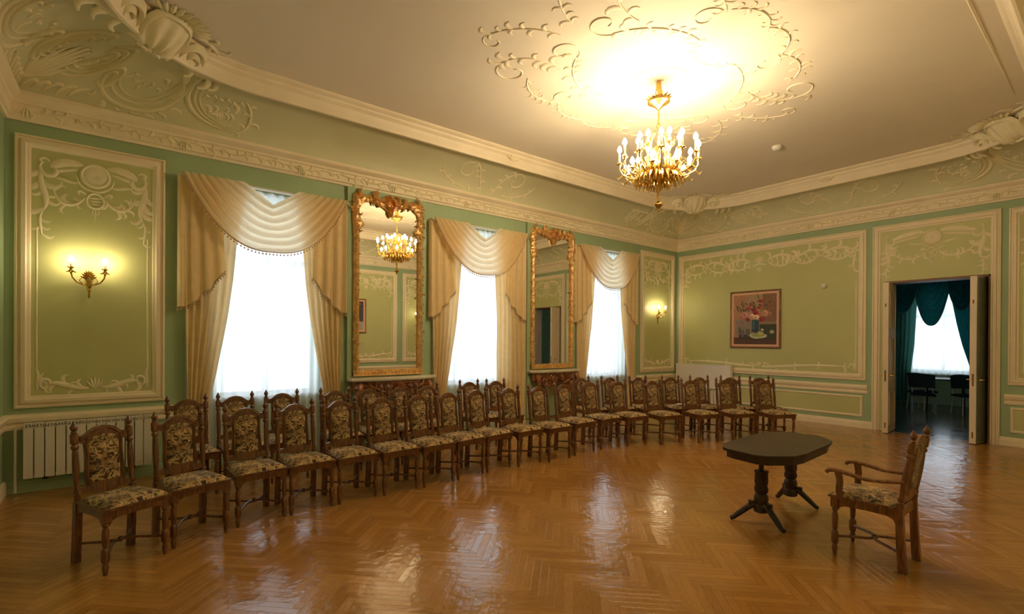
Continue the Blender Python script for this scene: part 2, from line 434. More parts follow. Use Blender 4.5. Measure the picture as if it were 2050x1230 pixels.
def orn_portrait(mb, fn, uc, vt, W, s=1.0, rnd=random.Random(3)):
    """hanging relief under the top edge vt of a panel of inner width W"""
    H = W / 2
    P = lambda pts: [(uc + x * s, vt + y * s) for x, y in pts]
    H = H / s
    st = lambda pts, w=.028, h=.014, **k: mb.stroke(P(pts), w * s * 1.45, h * 1.3, fn, **k)
    st([(0.12 * cos(a), -.17 + .12 * sin(a)) for a in [2 * PI * i / 24 for i in range(24)]], .03, .022, closed=True)
    st([(0.06 * cos(a), -.17 + .06 * sin(a)) for a in [2 * PI * i / 16 for i in range(16)]], .09, .02, closed=True)
    st([(0.165 * cos(a), -.18 + .165 * sin(a)) for a in [PI * 1.02 + PI * .96 * i / 20 for i in range(21)]], .02, .014)
    st([(0.075 * cos(a), -.45 + .085 * sin(a)) for a in [2 * PI * i / 20 for i in range(20)]], .02, .016, closed=True)
    for k in (-1, 0, 1): st([(-.06, -.45 + k * .035), (.0, -.455 + k * .035), (.06, -.45 + k * .035)], .018, .012)
    for k, x in enumerate((-.03, 0, .03)): st([(x * .6, -.53), (x, -.58), (x * .5, -.62 - .06 * (k == 1))], .022, .014)
    for sg in (1, -1):
        m = (lambda q: q) if sg == 1 else mir
        a = bez((.10, -.07), (.24, -.03), (H * .7, -.10), (H - .13, -.15)); st(m(a), .07, .018)
        a = bez((.15, -.12), (.26, -.16), (H * .7, -.16), (H - .14, -.22)); st(m(a), .03, .012)
        st(m(spiral(H - .13, -.17, .10, .02, PI * .3, -PI * 1.5)), .034, .018)
        st(m(spiral(H - .07, -.09, .05, .01, PI, -PI * .6)), .026, .014)
        b = bez((H - .06, -.16), (H - .0, -.35), (H - .14, -.45), (H - .07, -.62)); st(m(b), .05, .016)
        leaves(mb, P(m(b)), fn, 0.034 * s, .012, 3, 0.105 * s, rnd=rnd)
        b2 = bez((H - .07, -.62), (H - .02, -.7), (H - .05, -.78), (H - .06, -.90)); st(m(b2), .024, .012)
        leaves(mb, P(m(b2)), fn, 0.025 * s, .010, 4, 0.060 * s, rnd=rnd)
        g = bez((.09, -.42), (.16, -.56), (H * .62, -.58), (H - .14, -.36)); st(m(g), .03, .014)
        leaves(mb, P(m(g)), fn, 0.031 * s, .011, 2, 0.068 * s, rnd=rnd)
        q = bez((.07, -.40), (.13, -.33), (.17, -.36), (.13, -.40)); st(m(q), .024, .012)
        st(m(bez((.13, -.26), (.2, -.3), (.26, -.24), (.34, -.25))), .026, .012)

def orn_bottom(mb, fn, uc, vb, W, s=1.0, rnd=random.Random(4)):
    H = W / 2 / s
    P = lambda pts: [(uc + x * s, vb + y * s) for x, y in pts]
    st = lambda pts, w=.03, h=.014, **k: mb.stroke(P(pts), w * s * 1.4, h * 1.3, fn, **k)
    for a in (-.9, -.45, 0, .45, .9): st([(0, .04), (.05 * sin(a), .04 + .06 * cos(a)), (.09 * sin(a), .04 + .13 * cos(a))], .03, .018)
    for sg in (1, -1):
        m = (lambda q: q) if sg == 1 else mir
        a = bez((.05, .05), (.18, .01), (H * .6, .16), (H - .1, .10)); st(m(a), .05, .018)
        leaves(mb, P(m(a)), fn, 0.034 * s, .012, 3, 0.075 * s, rnd=rnd)
        st(m(spiral(H - .10, .12, .07, .015, -PI * .5, PI * 1.2)), .03, .016)
        st(m(bez((H - .03, .03), (H - .01, .12), (H - .05, .18), (H - .02, .28))), .028, .012)
        st(m(spiral(.18, .07, .05, .012, PI * .9, -PI * .8)), .024, .014)

def orn_wide(mb, fn, uc, vt, W, s=1.0, rnd=random.Random(5)):
    H = W / 2 / s
    P = lambda pts: [(uc + x * s, vt + y * s) for x, y in pts]
    st = lambda pts, w=.035, h=.016, **k: mb.stroke(P(pts), w * s * 1.35, h * 1.3, fn, **k)
    # central shell with drop
    for a in (-1.1, -.7, -.35, 0, .35, .7, 1.1): st([(0, -.24), (.07 * sin(a), -.24 + .08 * cos(a)), (.13 * sin(a), -.24 + .16 * cos(a))], .045, .024)
    st([(-.16, -.30), (0, -.24), (.16, -.30)], .05, .02)
    for x in (-.05, 0, .05): st([(x, -.30), (x * .7, -.38), (x * .2, -.47 + abs(x))], .035, .016)
    n = 3; L = (H - .25) / n
    for sg in (1, -1):
        m = (lambda q: q) if sg == 1 else mir
        for k in range(n):
            x0 = .18 + k * L; y0 = -.13 - .05 * (k % 2); y1 = -.13 - .05 * ((k + 1) % 2)
            a = bez((x0, y0 - .08), (x0 + L * .3, y0 + .06), (x0 + L * .7, y1 + .10), (x0 + L, y1 - .02)); st(m(a), .05, .018)
            leaves(mb, P(m(a)), fn, 0.042 * s, .014, 3, 0.105 * s, rnd=rnd)
            b = bez((x0, y0 - .10), (x0 + L * .3, y0 - .24), (x0 + L * .75, y1 - .22), (x0 + L * .9, y1 - .05)); st(m(b), .04, .014)
            leaves(mb, P(m(b)), fn, 0.034 * s, .012, 3, 0.075 * s, side=(-1,), rnd=rnd)
            st(m(spiral(x0 + L * .93, y1 - .06, .075, .015, PI * .5, -PI * 1.4)), .03, .018)
        c = bez((H - .06, -.14), (H - .01, -.3), (H - .1, -.4), (H - .05, -.62)); st(m(c), .04, .014)
        leaves(mb, P(m(c)), fn, 0.031 * s, .012, 3, 0.075 * s, rnd=rnd)

def panel(fn, u0, u1, v0, v1, kind='portrait', s=1.0, field=True, bottom=True, prof=PROF):
    mb = MB(); frame(mb, fn, u0, u1, v0, v1, prof)
    t = struct(mb.build(trim(), 'stucco', angle=25))
    pw = prof[-1][0]
    if field:
        f = MB(); f.add([fn(u0 + pw * .6, v0 + pw * .6, .006), fn(u1 - pw * .6, v0 + pw * .6, .006), fn(u1 - pw * .6, v1 - pw * .6, .006), fn(u0 + pw * .6, v1 - pw * .6, .006)], [(0, 1, 2, 3)])
        f.build('panel_field', 'field', t, smooth=False)
    if kind:
        i0, i1 = u0 + pw + .02, u1 - pw - .02
        o = MB()
        # thin inner bead running down both sides
        for u in (i0 + .02, i1 - .02):
            o.stroke([(u, v0 + pw + .25 + (v1 - v0 - 2 * pw - 1.1) * k / 8) for k in range(9)], .022, .012, fn, taper=False)
        uc = (u0 + u1) / 2
        if kind == 'portrait': orn_portrait(o, fn, uc, v1 - pw - .03, i1 - i0, s)
        else: orn_wide(o, fn, uc, v1 - pw - .03, i1 - i0, s)
        if bottom: orn_bottom(o, fn, uc, v0 + pw + .01, i1 - i0, s)
        o.build('stucco_ornament', 'orn', t, angle=60)
    return t

# window wall panels
panel(FL, -12.10, -10.80, .90, 3.82)
panel(FL, -1.50, -.12, .90, 3.84)
# back wall panels
panel(FB, -4.14, -.08, .92, 3.82, 'wide')
panel(FB, -7.38, -6.07, .98, 3.82)
# right wall panels (seen in the mirrors)
for a, b, k in ((-12.0, -10.7, 'portrait'), (-10.5, -8.0, 'wide'), (-7.8, -6.6, 'portrait'), (-6.4, -4.35, 'wide'), (-4.15, -2.75, 'portrait'), (-2.55, -.15, 'wide')):
    panel(FR, a, b, .95, 3.82, k)
# doorway surround panel on the back wall
mb = MB()
prof = PROF
rows = []
for o, h in prof:
    rows.append([FB(-5.98 + o, 0, h), FB(-5.98 + o, 3.84 - o, h), FB(-4.24 - o, 3.84 - o, h), FB(-4.24 - o, 0, h)])
vs = [p for r in rows for p in r]
fs = []
for i in range(len(rows) - 1):
    for k in range(3): fs.append((i * 4 + k, i * 4 + k + 1, (i + 1) * 4 + k + 1, (i + 1) * 4 + k))
mb.add(vs, fs)
t = struct(mb.build(trim(), 'stucco', angle=25))
f = MB()
for a in ((-5.90, DY0, .0, 3.76), (DY1, -4.32, .0, 3.76), (DY0, DY1, DZ, 3.76)):
    f.add([FB(a[0], a[2], .006), FB(a[1], a[2], .006), FB(a[1], a[3], .006), FB(a[0], a[3], .006)], [(0, 1, 2, 3)])
f.build('panel_field', 'field', t, smooth=False)
o = MB(); orn_portrait(o, FB, -5.11, 3.69, 1.42, 1.0); o.build('stucco_ornament', 'orn', t, angle=60)

# dado rails, lower panels, baseboards
RAIL = [(.0, .665), (.018, .670), (.022, .70), (.010, .715), (.012, .735), (.035, .75), (.045, .775), (.05, .80), (.04, .825), (.0, .835)]
BASE = [(.0, .0), (.03, .0), (.03, .09), (.022, .105), (.022, .118), (.008, .14), (.0, .14)]
def run(fn, segs, prof, name, mat='stucco'):
    m = MB()
    for u0, u1 in segs:
        n = len(prof)
        m.add([fn(u0, z, h) for h, z in prof] + [fn(u1, z, h) for h, z in prof], [(i, i + 1, n + i + 1, n + i) for i in range(n - 1)] + [tuple(range(n)), tuple(range(2 * n - 1, n - 1, -1))])
    return struct(m.build(name, mat, angle=25))
run(FL, [(-RX, -10.68), (-1.66, 0)], RAIL, trim())
run(FB, [(-4.17, 0), (-RY, -6.03)], RAIL, trim())
run(FR, [(-RX, 0)], RAIL, trim())
run(FN, [(-RY, 0)], RAIL, trim())
run(FL, [(-RX, 0)], BASE, 'baseboard_left', 'wall')
run(FB, [(-4.24, 0), (-RY, -5.98)], BASE, 'baseboard_back')
run(FR, [(-RX, 0)], BASE, 'baseboard_right')
run(FN, [(-RY, 0)], BASE, 'baseboard_near')
for a, b in ((-4.09, -2.2), (-2.05, -.1), (-7.38, -6.10)):
    panel(FB, a, b, .215, .625, None, prof=PROFS)
for a, b in ((-12.0, -9.2), (-9.0, -6.2), (-6.0, -3.2), (-3.0, -.2)):
    panel(FR, a, b, .215, .625, None, prof=PROFS)

# cornice: swept round the room
def offrect(d): return [(-RX + d, -RY + d), (-d, -RY + d), (-d, -d), (-RX + d, -d)]
COR = [(0, 3.955), (.03, 3.955), (.038, 3.985), (.058, 3.995), (.060, 4.025), (.052, 4.03), (.052, 4.12), (.070, 4.13), (.078, 4.16), (.115, 4.18), (.135, 4.205), (.135, 4.24), (.10, 4.255), (0, 4.26)]
mb = MB()
vs = []; fs = []
for d, z in COR: vs += [(x, y, z) for x, y in offrect(d)]
for i in range(len(COR) - 1):
    for k in range(4):
        k2 = (k + 1) % 4; fs.append((i * 4 + k, i * 4 + k2, (i + 1) * 4 + k2, (i + 1) * 4 + k))
mb.add(vs, fs)
cor = struct(mb.build(trim(), 'stucco', angle=25))
rnd = random.Random(11)
mb = MB()
def vine(fn, u0, u1, step=.46):
    n = int((u1 - u0) / step)
    for k in range(n):
        a = u0 + k * step
        z = 4.075
        g = lambda u, v, h: fn(u, v, h + .052)
        s_ = 1 if k % 2 else -1
        c = bez((a, z), (a + step * .3, z + .06 * s_), (a + step * .6, z - .05 * s_), (a + step * .9, z + .01))
        mb.stroke(c, .022, .016, g)
        leaves(mb, c, g, .014, .016, 3, .06, rnd=rnd)
        mb.stroke(spiral(a + step * .95, z, .03, .006, 0, s_ * 5, 10), .018, .018, g)
        if k % 3 == 0:
            for q in (-.6, 0, .6): mb.stroke([(a, z + .02), (a + .05 * sin(q), z - .03), (a + .06 * sin(q), z - .09)], .03, .03, g)
vine(FL, -12.0, -.1); vine(FB, -7.3, -.1); vine(FR, -12, -.1)
mb.build('cornice_vine_relief', 'orn', cor, angle=60)

# ceiling outline (rounded rectangle) and cove
D0, RR = .80, 1.42
def outline(off=0.0, nseg=10, narc=12):
    """points of the rounded rectangle inset D0+off, with the matching point on the wall line"""
    pts = []
    d = D0 + off; r = max(.2, RR - off)
    cs = [(-RX + d + r, -RY + d + r, PI), (-d - r, -RY + d + r, 1.5 * PI), (-d - r, -d - r, 0), (-RX + d + r, -d - r, .5 * PI)]
    q = .10
    def wallpt(cx, cy, a):
        dx, dy = cos(a), sin(a); ts = []
        if dx > 1e-6: ts.append((-q - cx) / dx)
        if dx < -1e-6: ts.append((-RX + q - cx) / dx)
        if dy > 1e-6: ts.append((-q - cy) / dy)
        if dy < -1e-6: ts.append((-RY + q - cy) / dy)
        t = min(ts); return (cx + dx * t, cy + dy * t)
    for i, (cx, cy, a0) in enumerate(cs):
        for k in range(narc + 1):
            a = a0 + k / narc * PI / 2
            pts.append(((cx + r * cos(a), cy + r * sin(a)), wallpt(cx, cy, a), (cos(a), sin(a))))
        nx = cs[(i + 1) % 4]; a = a0 + PI / 2
        for k in range(1, nseg):
            t = k / nseg; mx, my = cx + (nx[0] - cx) * t, cy + (nx[1] - cy) * t
            pts.append(((mx + r * cos(a), my + r * sin(a)), wallpt(mx, my, a), (round(cos(a), 6), round(sin(a), 6))))
    return pts
OUT = outline()
def covept(o, w, t, h=0.0):
    e = 1 - cos(t * PI / 2); z = 4.25 + .42 * sin(t * PI / 2)
    x = w[0] + (o[0] - w[0]) * e; y = w[1] + (o[1] - w[1]) * e
    # relief height goes inward/down
    dx, dy = o[0] - w[0], o[1] - w[1]; L = math.hypot(dx, dy) or 1
    return (x + dx / L * h * cos(t * PI / 2), y + dy / L * h * cos(t * PI / 2), z - h * sin(t * PI / 2))
mb = MB(); n = len(OUT)
vs = []; NT = 10
for j in range(NT + 1):
    for (o_, w_, d_) in OUT: vs.append(covept(o_, w_, j / NT))
fs = [(j * n + i, j * n + (i + 1) % n, (j + 1) * n + (i + 1) % n, (j + 1) * n + i) for j in range(NT) for i in range(n)]
mb.add(vs, fs)
cove = struct(mb.build('ceiling_cove', 'cove', angle=35)); cove.name = 'trim_%d' % (trim_n[0] + 1); trim_n[0] += 1
RING = [(.10, 4.68), (.05, 4.64), (.03, 4.60), (.0, 4.585), (-.025, 4.59), (-.035, 4.62), (-.05, 4.64), (-.075, 4.71), (-.11, 4.745), (-.115, 4.77), (-.15, 4.785), (-.165, 4.80), (-.165, 4.822)]
mb = MB(); vs = []
for d, z in RING:
    for (o_, w_, nrm) in OUT: vs.append((o_[0] + nrm[0] * d, o_[1] + nrm[1] * d, z))
fs = [(j * n + i, j * n + (i + 1) % n, (j + 1) * n + (i + 1) % n, (j + 1) * n + i) for j in range(len(RING) - 1) for i in range(n)]
mb.add(vs, fs)
ring = struct(mb.build(trim(), 'stucco', angle=25))
# thin bead on the flat ceiling
O2 = outline(.36)
mb = MB()
mb.stroke([(-9.5, -6.36), (-7, -6.36), (-4.5, -6.36), (-2.3, -6.36)], .03, .012, lambda u, v, h: (u, v, ZC - h))
struct(mb.build(trim(), 'stucco', angle=60))

# ornaments on the cove: parametrised along the outline
cum = [0]
for i in range(1, n):
    a, b = OUT[i - 1][0], OUT[i][0]; cum.append(cum[-1] + math.hypot(a[0] - b[0], a[1] - b[1]))
def coveparam(s, t, h):
    s = max(cum[0], min(s, cum[-1] - 1e-6))
    i = 0
    lo, hi = 0, n - 1
    while hi - lo > 1:
        m_ = (lo + hi) // 2
        if cum[m_] <= s: lo = m_
        else: hi = m_
    q = (s - cum[lo]) / (cum[hi] - cum[lo])
    A = covept(OUT[lo][0], OUT[lo][1], t, h); B = covept(OUT[hi][0], OUT[hi][1], t, h)
    return tuple(A[k] + (B[k] - A[k]) * q for k in range(3))
# find s of corner middles
narc, nseg = 12, 10
blk = narc + 1 + nseg - 1
corner_s = [cum[b * blk + narc // 2] for b in range(4)]
mid_s = [cum[b * blk + narc + nseg // 2] for b in range(4)]
mb = MB(); rnd = random.Random(5)
def cf(u, v, h): return coveparam(u, max(.02, min(.98, v)), h)
def cove_orn(s0):
    for sg in (1, -1):
        def g(u, v, h, sg=sg):           # u = metres along the wall from the room corner
            u = max(.0, u); q = D0 + RR
            so = (RR * (PI / 4) - RR * math.atan((q - u) / q)) if u < q else (RR * PI / 4 + u - q)
            return coveparam((s0 + sg * so) % cum[-1] if s0 + sg * so > cum[-1] else s0 + sg * so, max(.02, min(.97, v)), h)
        ell_ = lambda cx, cy, rx, ry, a0, a1, n=22, sh=.0: [(cx + rx * (1 - sh * k / n) * cos(a0 + (a1 - a0) * k / n), cy + ry * (1 - sh * k / n) * sin(a0 + (a1 - a0) * k / n)) for k in range(n + 1)]
        # ring scroll beside the corner
        for r, w_ in ((.24, .05), (.18, .03), (.13, .03)): mb.stroke(ell_(.27, .62, r, r * 1.15, -PI * .9, PI * .75, sh=.1), w_, .03, g)
        for q in range(6): mb.stroke([(.2 + .02 * q, .5 + .05 * q), (.27 + .02 * q, .56 + .05 * q), (.3 + .03 * q, .55 + .05 * q)], .035, .022, g)
        for q in range(5): a = bez((.02 + q * .10, .06), (.05 + q * .10, .22), (.12 + q * .10, .25), (.16 + q * .1, .12 + .03 * q), 7); mb.stroke(a, .06, .03, g)
        # large open C scroll lying on the cornice
        for k, (r, w_) in enumerate(((.46, .07), (.38, .04), (.32, .025))):
            mb.stroke(ell_(.98, .72, r, r * 1.35, -PI * .88, -PI * .02, 26), w_, .034 - .006 * k, g)
        mb.stroke(ell_(.60, .44, .12, .20, PI * .9, -PI * .9, 22, .55), .045, .034, g)
        mb.stroke(ell_(.60, .44, .07, .12, PI * .9, -PI * .6, 14, .4), .03, .028, g)
        for q in range(7): a = bez((1.30, .34 + .05 * q), (1.42, .45 + .05 * q), (1.40 - .03 * q, .62 + .04 * q), (1.30 - .04 * q, .72 + .035 * q), 7); mb.stroke(a, .045, .026, g)
        leaves(mb, ell_(.98, .66, .50, .62, -PI * .8, -PI * .2, 20), g, .03, .02, 3, .10, side=(-1,), rnd=rnd)
        leaves(mb, ell_(.98, .80, .26, .35, -PI * .85, -PI * .15, 18), g, .02, .016, 3, .07, rnd=rnd)
        # second, mirrored C that runs out along the wall
        for k, (x, w_) in enumerate(((0, .06), (.08, .035), (.14, .025))):
            a = bez((1.50 + x, .92), (1.32 + x, .60), (1.55 + x, .12 + x * .6), (2.05, .10 + x * .5), 20); mb.stroke(a, w_, .03 - .005 * k, g)
        a = bez((2.05, .10), (2.30, .14), (2.32, .52), (2.18, .66), 16); mb.stroke(a, .04, .022, g); leaves(mb, a, g, .02, .014, 3, .08, rnd=rnd)
        a = bez((1.75, .30), (1.85, .45), (1.95, .35), (2.1, .45), 12); mb.stroke(a, .03, .02, g); leaves(mb, a, g, .02, .016, 2, .09, rnd=rnd)
        for q in range(6): mb.stroke([(1.62 + q * .09, .52 + .05 * (q % 2)), (1.66 + q * .09, .60 + .04 * (q % 2)), (1.72 + q * .09, .58)], .045, .02, g)
    for q in (-1.1, -.7, -.35, 0, .35, .7, 1.1): mb.stroke([(s0, .20), (s0 + .05 * sin(q), .20 + .22 * cos(q)), (s0 + .09 * sin(q), .20 + .50 * cos(q))], .05, .035, cf)
for s in corner_s: cove_orn(s)
def cove_mid(s):
    for sg in (1, -1):
        m = lambda pts: [(s + sg * x, y) for x, y in pts]
        b = bez((.1, .1), (.25, .3), (.2, .6), (.5, .75), 16); mb.stroke(m(b), .04, .016, cf); leaves(mb, m(b), cf, .022, .012, 3, .07, rnd=rnd)
        mb.stroke(m(spiral(.5, .5, .22, .05, PI * .5, -PI * 1.2, 20)), .035, .016, cf)
        b = bez((.3, .1), (.6, .05), (.9, .2), (1.0, .5), 16); mb.stroke(m(b), .035, .014, cf); leaves(mb, m(b), cf, .02, .012, 3, .06, rnd=rnd)
for s in mid_s: cove_mid(s)
mb.build('cove_scroll_relief', 'orn', cove, angle=60)

# corner cartouches hanging from the ceiling moulding
mb = MB(); rnd = random.Random(9)
for b in range(4):
    o_, w_, nr = OUT[b * blk + narc // 2]
    tx, ty = -nr[1], nr[0]
    def cp(u, v, h, o_=o_, nr=nr, tx=tx, ty=ty):   # u along the moulding, v from its foot inward and up to the ceiling
        k = max(0.0, v); z = 4.60 + .22 * min(1, k / .30) - h * .75
        dn = .02 - v * .95 - h * .45 * max(0, 1 - k / .4)
        return (o_[0] + tx * u + nr[0] * dn, o_[1] + ty * u + nr[1] * dn, min(z, 4.815) + min(0, v) * .5)
    def sh(u, v):
        a = (u - .5) * 2; c_ = (v - .5) * 2
        an = math.atan2(a, c_ + 1.25)
        H = .14 * max(0, 1 - a * a) ** .5 * max(0, 1 - c_ * c_) ** .5 * (1 + .22 * cos(an * 13))
        return cp(a * .20 * (1 - .2 * c_), .16 + c_ * .20, H)
    mb.grid(sh, 44, 18)
    mb.stroke([(.215 * cos(a), .16 + .215 * sin(a)) for a in [2 * PI * k / 26 for k in range(26)]], .06, .07, cp, closed=True)
    for q in [-1.25 + .25 * k for k in range(11)]:
        mb.stroke([(.18 * sin(q), .28 + .10 * cos(q)), (.27 * sin(q), .29 + .19 * cos(q)), (.34 * sin(q), .30 + .27 * cos(q))], .07, .05, cp)
    for sg in (1, -1):
        m = lambda pts: [(sg * x, y) for x, y in pts]
        mb.stroke(m(spiral(.40, .12, .15, .04, PI * 1.1, -PI * .9, 26)), .08, .09, cp)
        mb.stroke(m(spiral(.40, .12, .07, .02, PI * 1.1, -PI * .5, 14)), .06, .10, cp)
        a = bez((.30, .06), (.5, .02), (.65, .08), (.85, .10), 14); mb.stroke(m(a), .09, .04, cp); leaves(mb, m(a), cp, .05, .03, 3, .11, rnd=rnd)
        a = bez((.30, .34), (.48, .42), (.62, .22), (.85, .20), 14); mb.stroke(m(a), .06, .04, cp); leaves(mb, m(a), cp, .04, .03, 2, .13, rnd=rnd)
        a = bez((.75, .22), (1.0, .30), (1.1, .16), (1.3, .15), 12); mb.stroke(m(a), .03, .015, cp); leaves(mb, m(a), cp, .025, .012, 3, .08, rnd=rnd)
    for q in (-1.0, -.6, -.2, .2, .6, 1.0): mb.stroke([(0, .0), (.09 * sin(q), -.03), (.16 * sin(q), -.08 + .03 * abs(q))], .07, .10, cp)
for i_, (o_, w_, nr) in enumerate(OUT):
    if i_ % blk == narc + nseg // 2:
        tx, ty = -nr[1], nr[0]
        def cp(u, v, h, o_=o_, nr=nr, tx=tx, ty=ty):
            return (o_[0] + tx * u - nr[0] * (.08 + h * .6 - v * .2), o_[1] + ty * u - nr[1] * (.08 + h * .6 - v * .2), 4.72 - v - h * .5)
        for q in (-1.0, -.5, 0, .5, 1.0): mb.stroke([(0, .05), (.09 * sin(q), .05 - .07 * cos(q)), (.15 * sin(q), .05 - .13 * cos(q))], .05, .05, cp)
mb.build('cartouche_relief', 'orn', ring, angle=60)

# big scroll relief on the flat ceiling around the lamp
mb = MB(); rnd = random.Random(21)
CX, CY = -6.09, -3.74
fc = lambda u, v, h: (CX + u, CY + v, ZC - h)
def both(pts):
    for sx in (1, -1):
        for sy in (1, -1): yield [(x * sx, y * sy) for x, y in pts]
def cst(pts, w=.035, h=.028, lv=0):
    w *= .72; h *= .42; lv *= 1.2
    for q in both(pts):
        mb.stroke(q, w, h, fc)
        if lv: leaves(mb, q, fc, w * .5, h * .8, 2, lv, rnd=rnd)
cst(bez((.35, .75), (.7, .75), (1.0, .55), (1.15, .25), 18), .04, .03, .07)
cst(spiral(1.32, .30, .2, .04, PI, PI * 3, 26), .035, .028)
cst(bez((1.1, .55), (1.35, .5), (1.75, .65), (1.72, .95), 16), .035, .028, .09)
cst(spiral(1.5, .95, .22, .05, 0, PI * 1.7, 24), .035, .028)
cst(bez((1.28, .95), (1.1, 1.25), (.8, 1.3), (.55, 1.15), 16), .035, .026, .07)
cst(spiral(.62, .98, .17, .04, PI * .6, -PI * 1.2, 22), .03, .026)
cst(bez((.55, 1.2), (.4, 1.4), (.15, 1.42), (0, 1.3), 14), .03, .026, .05)
cst(bez((1.55, .1), (1.8, .15), (2.05, .3), (2.15, .6), 14), .03, .026, .07)
cst(spiral(2.02, .62, .13, .03, 0, PI * 1.5, 18), .026, .022)
cst(bez((.0, .52), (.2, .55), (.3, .62), (.35, .75), 12), .03, .022, .04)
mb.stroke([(.30 * cos(a), .30 * sin(a)) for a in [2 * PI * i / 40 for i in range(40)]], .03, .012, fc, closed=True)
for k in range(12):
    a = 2 * PI * k / 12; mb.stroke([(.1 * cos(a), .1 * sin(a)), (.17 * cos(a + .1), .17 * sin(a + .1)), (.26 * cos(a), .26 * sin(a))], .04, .012, fc)
mb.build('ceiling_scroll_relief', 'stucco', ceiling, angle=60)

# pilaster strips behind the mirrors
for c in (-7.92, -4.42):
    mb = MB(); mb.box(c - .655, c + .655, -.055, 0, .14, 3.95)
    struct(mb.build(trim(), 'wall', smooth=False))

# ------------------------------------------------------------------ windows
for i, c in enumerate(WIN):
    root = bpy.data.objects.new('window_%d' % (i + 1), None); C.objects.link(root); struct(root); root.location = (c, .26, WZ0)
    H = WZ1 - WZ0
    mb = MB()
    for a, b in ((-WH, -WH + .07), (-.035, .035), (WH - .07, WH)): mb.box(a, b, -.03, .03, 0, H)
    for a, b in ((0, .07), (H * .68, H * .68 + .07), (H - .07, H)): mb.box(-WH + .07, -.035, -.03, .03, a, b); mb.box(.035, WH - .07, -.03, .03, a, b)
    mb.build('window_frame', 'white', root, smooth=False)
    mb = MB(); mb.box(-WH + .02, WH - .02, -.004, .004, .02, H - .02); mb.build('pane', 'glass', root, smooth=False)
    mb = MB(); mb.box(-WH, WH, -.255, -.03, 0.0, .03); mb.build('window_sill', 'white', root, smooth=False)

# ------------------------------------------------------------------ curtains
def fringe(mb, pts, drop=.035, step=.045):
    mb.tube(pts, .009, 6)
    acc = 0
    for a, b in zip(pts, pts[1:]):
        a, b = Vector(a), Vector(b); L = (b - a).length
        while acc < L:
            p = a + (b - a) * (acc / L)
            mb.tube([p, p - Vector((0, 0, drop * .6))], .003, 4); mb.ball((p.x, p.y, p.z - drop), .011, 6)
            acc += step
        acc -= L

def make_swag(parent, c, w=1.0, zt=3.69, zl=2.81, y0=-.155, seed=1, mat='swag'):
    rd = random.Random(seed)
    def f(u, v):
        xl = -.33 - (w - .33) * v ** .75; xr = -xl
        uu = u * 2 - 1
        # more vertices near the centre of the curve
        x = xl + (xr - xl) * u
        p = 1.0 + 1.55 * v
        sag = .24 + (zt - zl - .24) * v
        env = 1 - abs(uu) ** 3
        shp = 1 - abs(uu) ** p
        fold = sin(v * 2 * PI * 6.5 + .6 * sin(uu * 3) + .25 * cos(uu * 9))
        fold = math.copysign(abs(fold) ** .75, fold)
        z = zt - sag * shp - .014 * fold * env
        y = y0 - .03 - .05 * env * (.35 + v * .5) - .038 * fold * (.35 + .65 * env)
        return (x, y, z)
    mb = MB(); mb.grid(f, 64, 96)
    o = mb.build('swag', mat, parent, angle=180)
    fr = MB(); fringe(fr, [f(i / 60, 1.0) for i in range(61)]); fr.build('fringe', 'fringe', o)
    return o

def make_jabot(parent, sg, w=1.0, zt=3.69, seed=2, hem=((0, 2.04), (.18, 2.05), (.42, 2.14), (.5, 2.22), (.72, 2.30), (.78, 2.38), (1, 2.52))):
    def hz(u):
        for (a, za), (b, zb) in zip(hem, hem[1:]):
            if u <= b: return za + (zb - za) * (u - a) / (b - a)
        return hem[-1][1]
    def f(u, v):
        x = sg * ((w + .05) - u * .46 - .05 * u * v)
        zb = hz(u)
        z = zt - .01 - (zt - .01 - zb) * v
        y = -.105 - .022 * sin(u * 2 * PI * 3.5 + .6) * (.5 + .5 * v)
        if u < .05: y = -.06 - .045 * u / .05 - .0
        return (x, y, z)
    mb = MB(); mb.grid(f, 48, 12)
    o = mb.build('jabot', 'curtain', parent, angle=180)
    fr = MB(); fringe(fr, [f(i / 40, 1.0) for i in range(41)]); fr.build('fringe', 'fringe', o)

def make_drape(parent, sg, inner, outer, nf=6, mat='curtain', zt=3.62, zb=.02, y0=-.075, amp=.02, seed=3):
    ph = seed * 1.7
    def f(u, v):
        z = zt - (zt - zb) * v
        a = interp(outer, z); b = interp(inner, z)
        uu = u + .012 * sin(u * 2 * PI * nf + ph)
        x = sg * (a + (b - a) * uu)
        squeeze = min(1.6, .62 / max(.15, abs(a - b)))
        s = sin(u * 2 * PI * nf + ph + .6 * sin(z * 1.3 + ph))
        y = y0 - amp * squeeze ** .3 * math.copysign(abs(s) ** .8, s) - .004 * sin(z * 7 + u * 20)
        return (x, y, z)
    mb = MB(); mb.grid(f, nf * 10, 30)
    return mb.build('drape', mat, parent, angle=180)

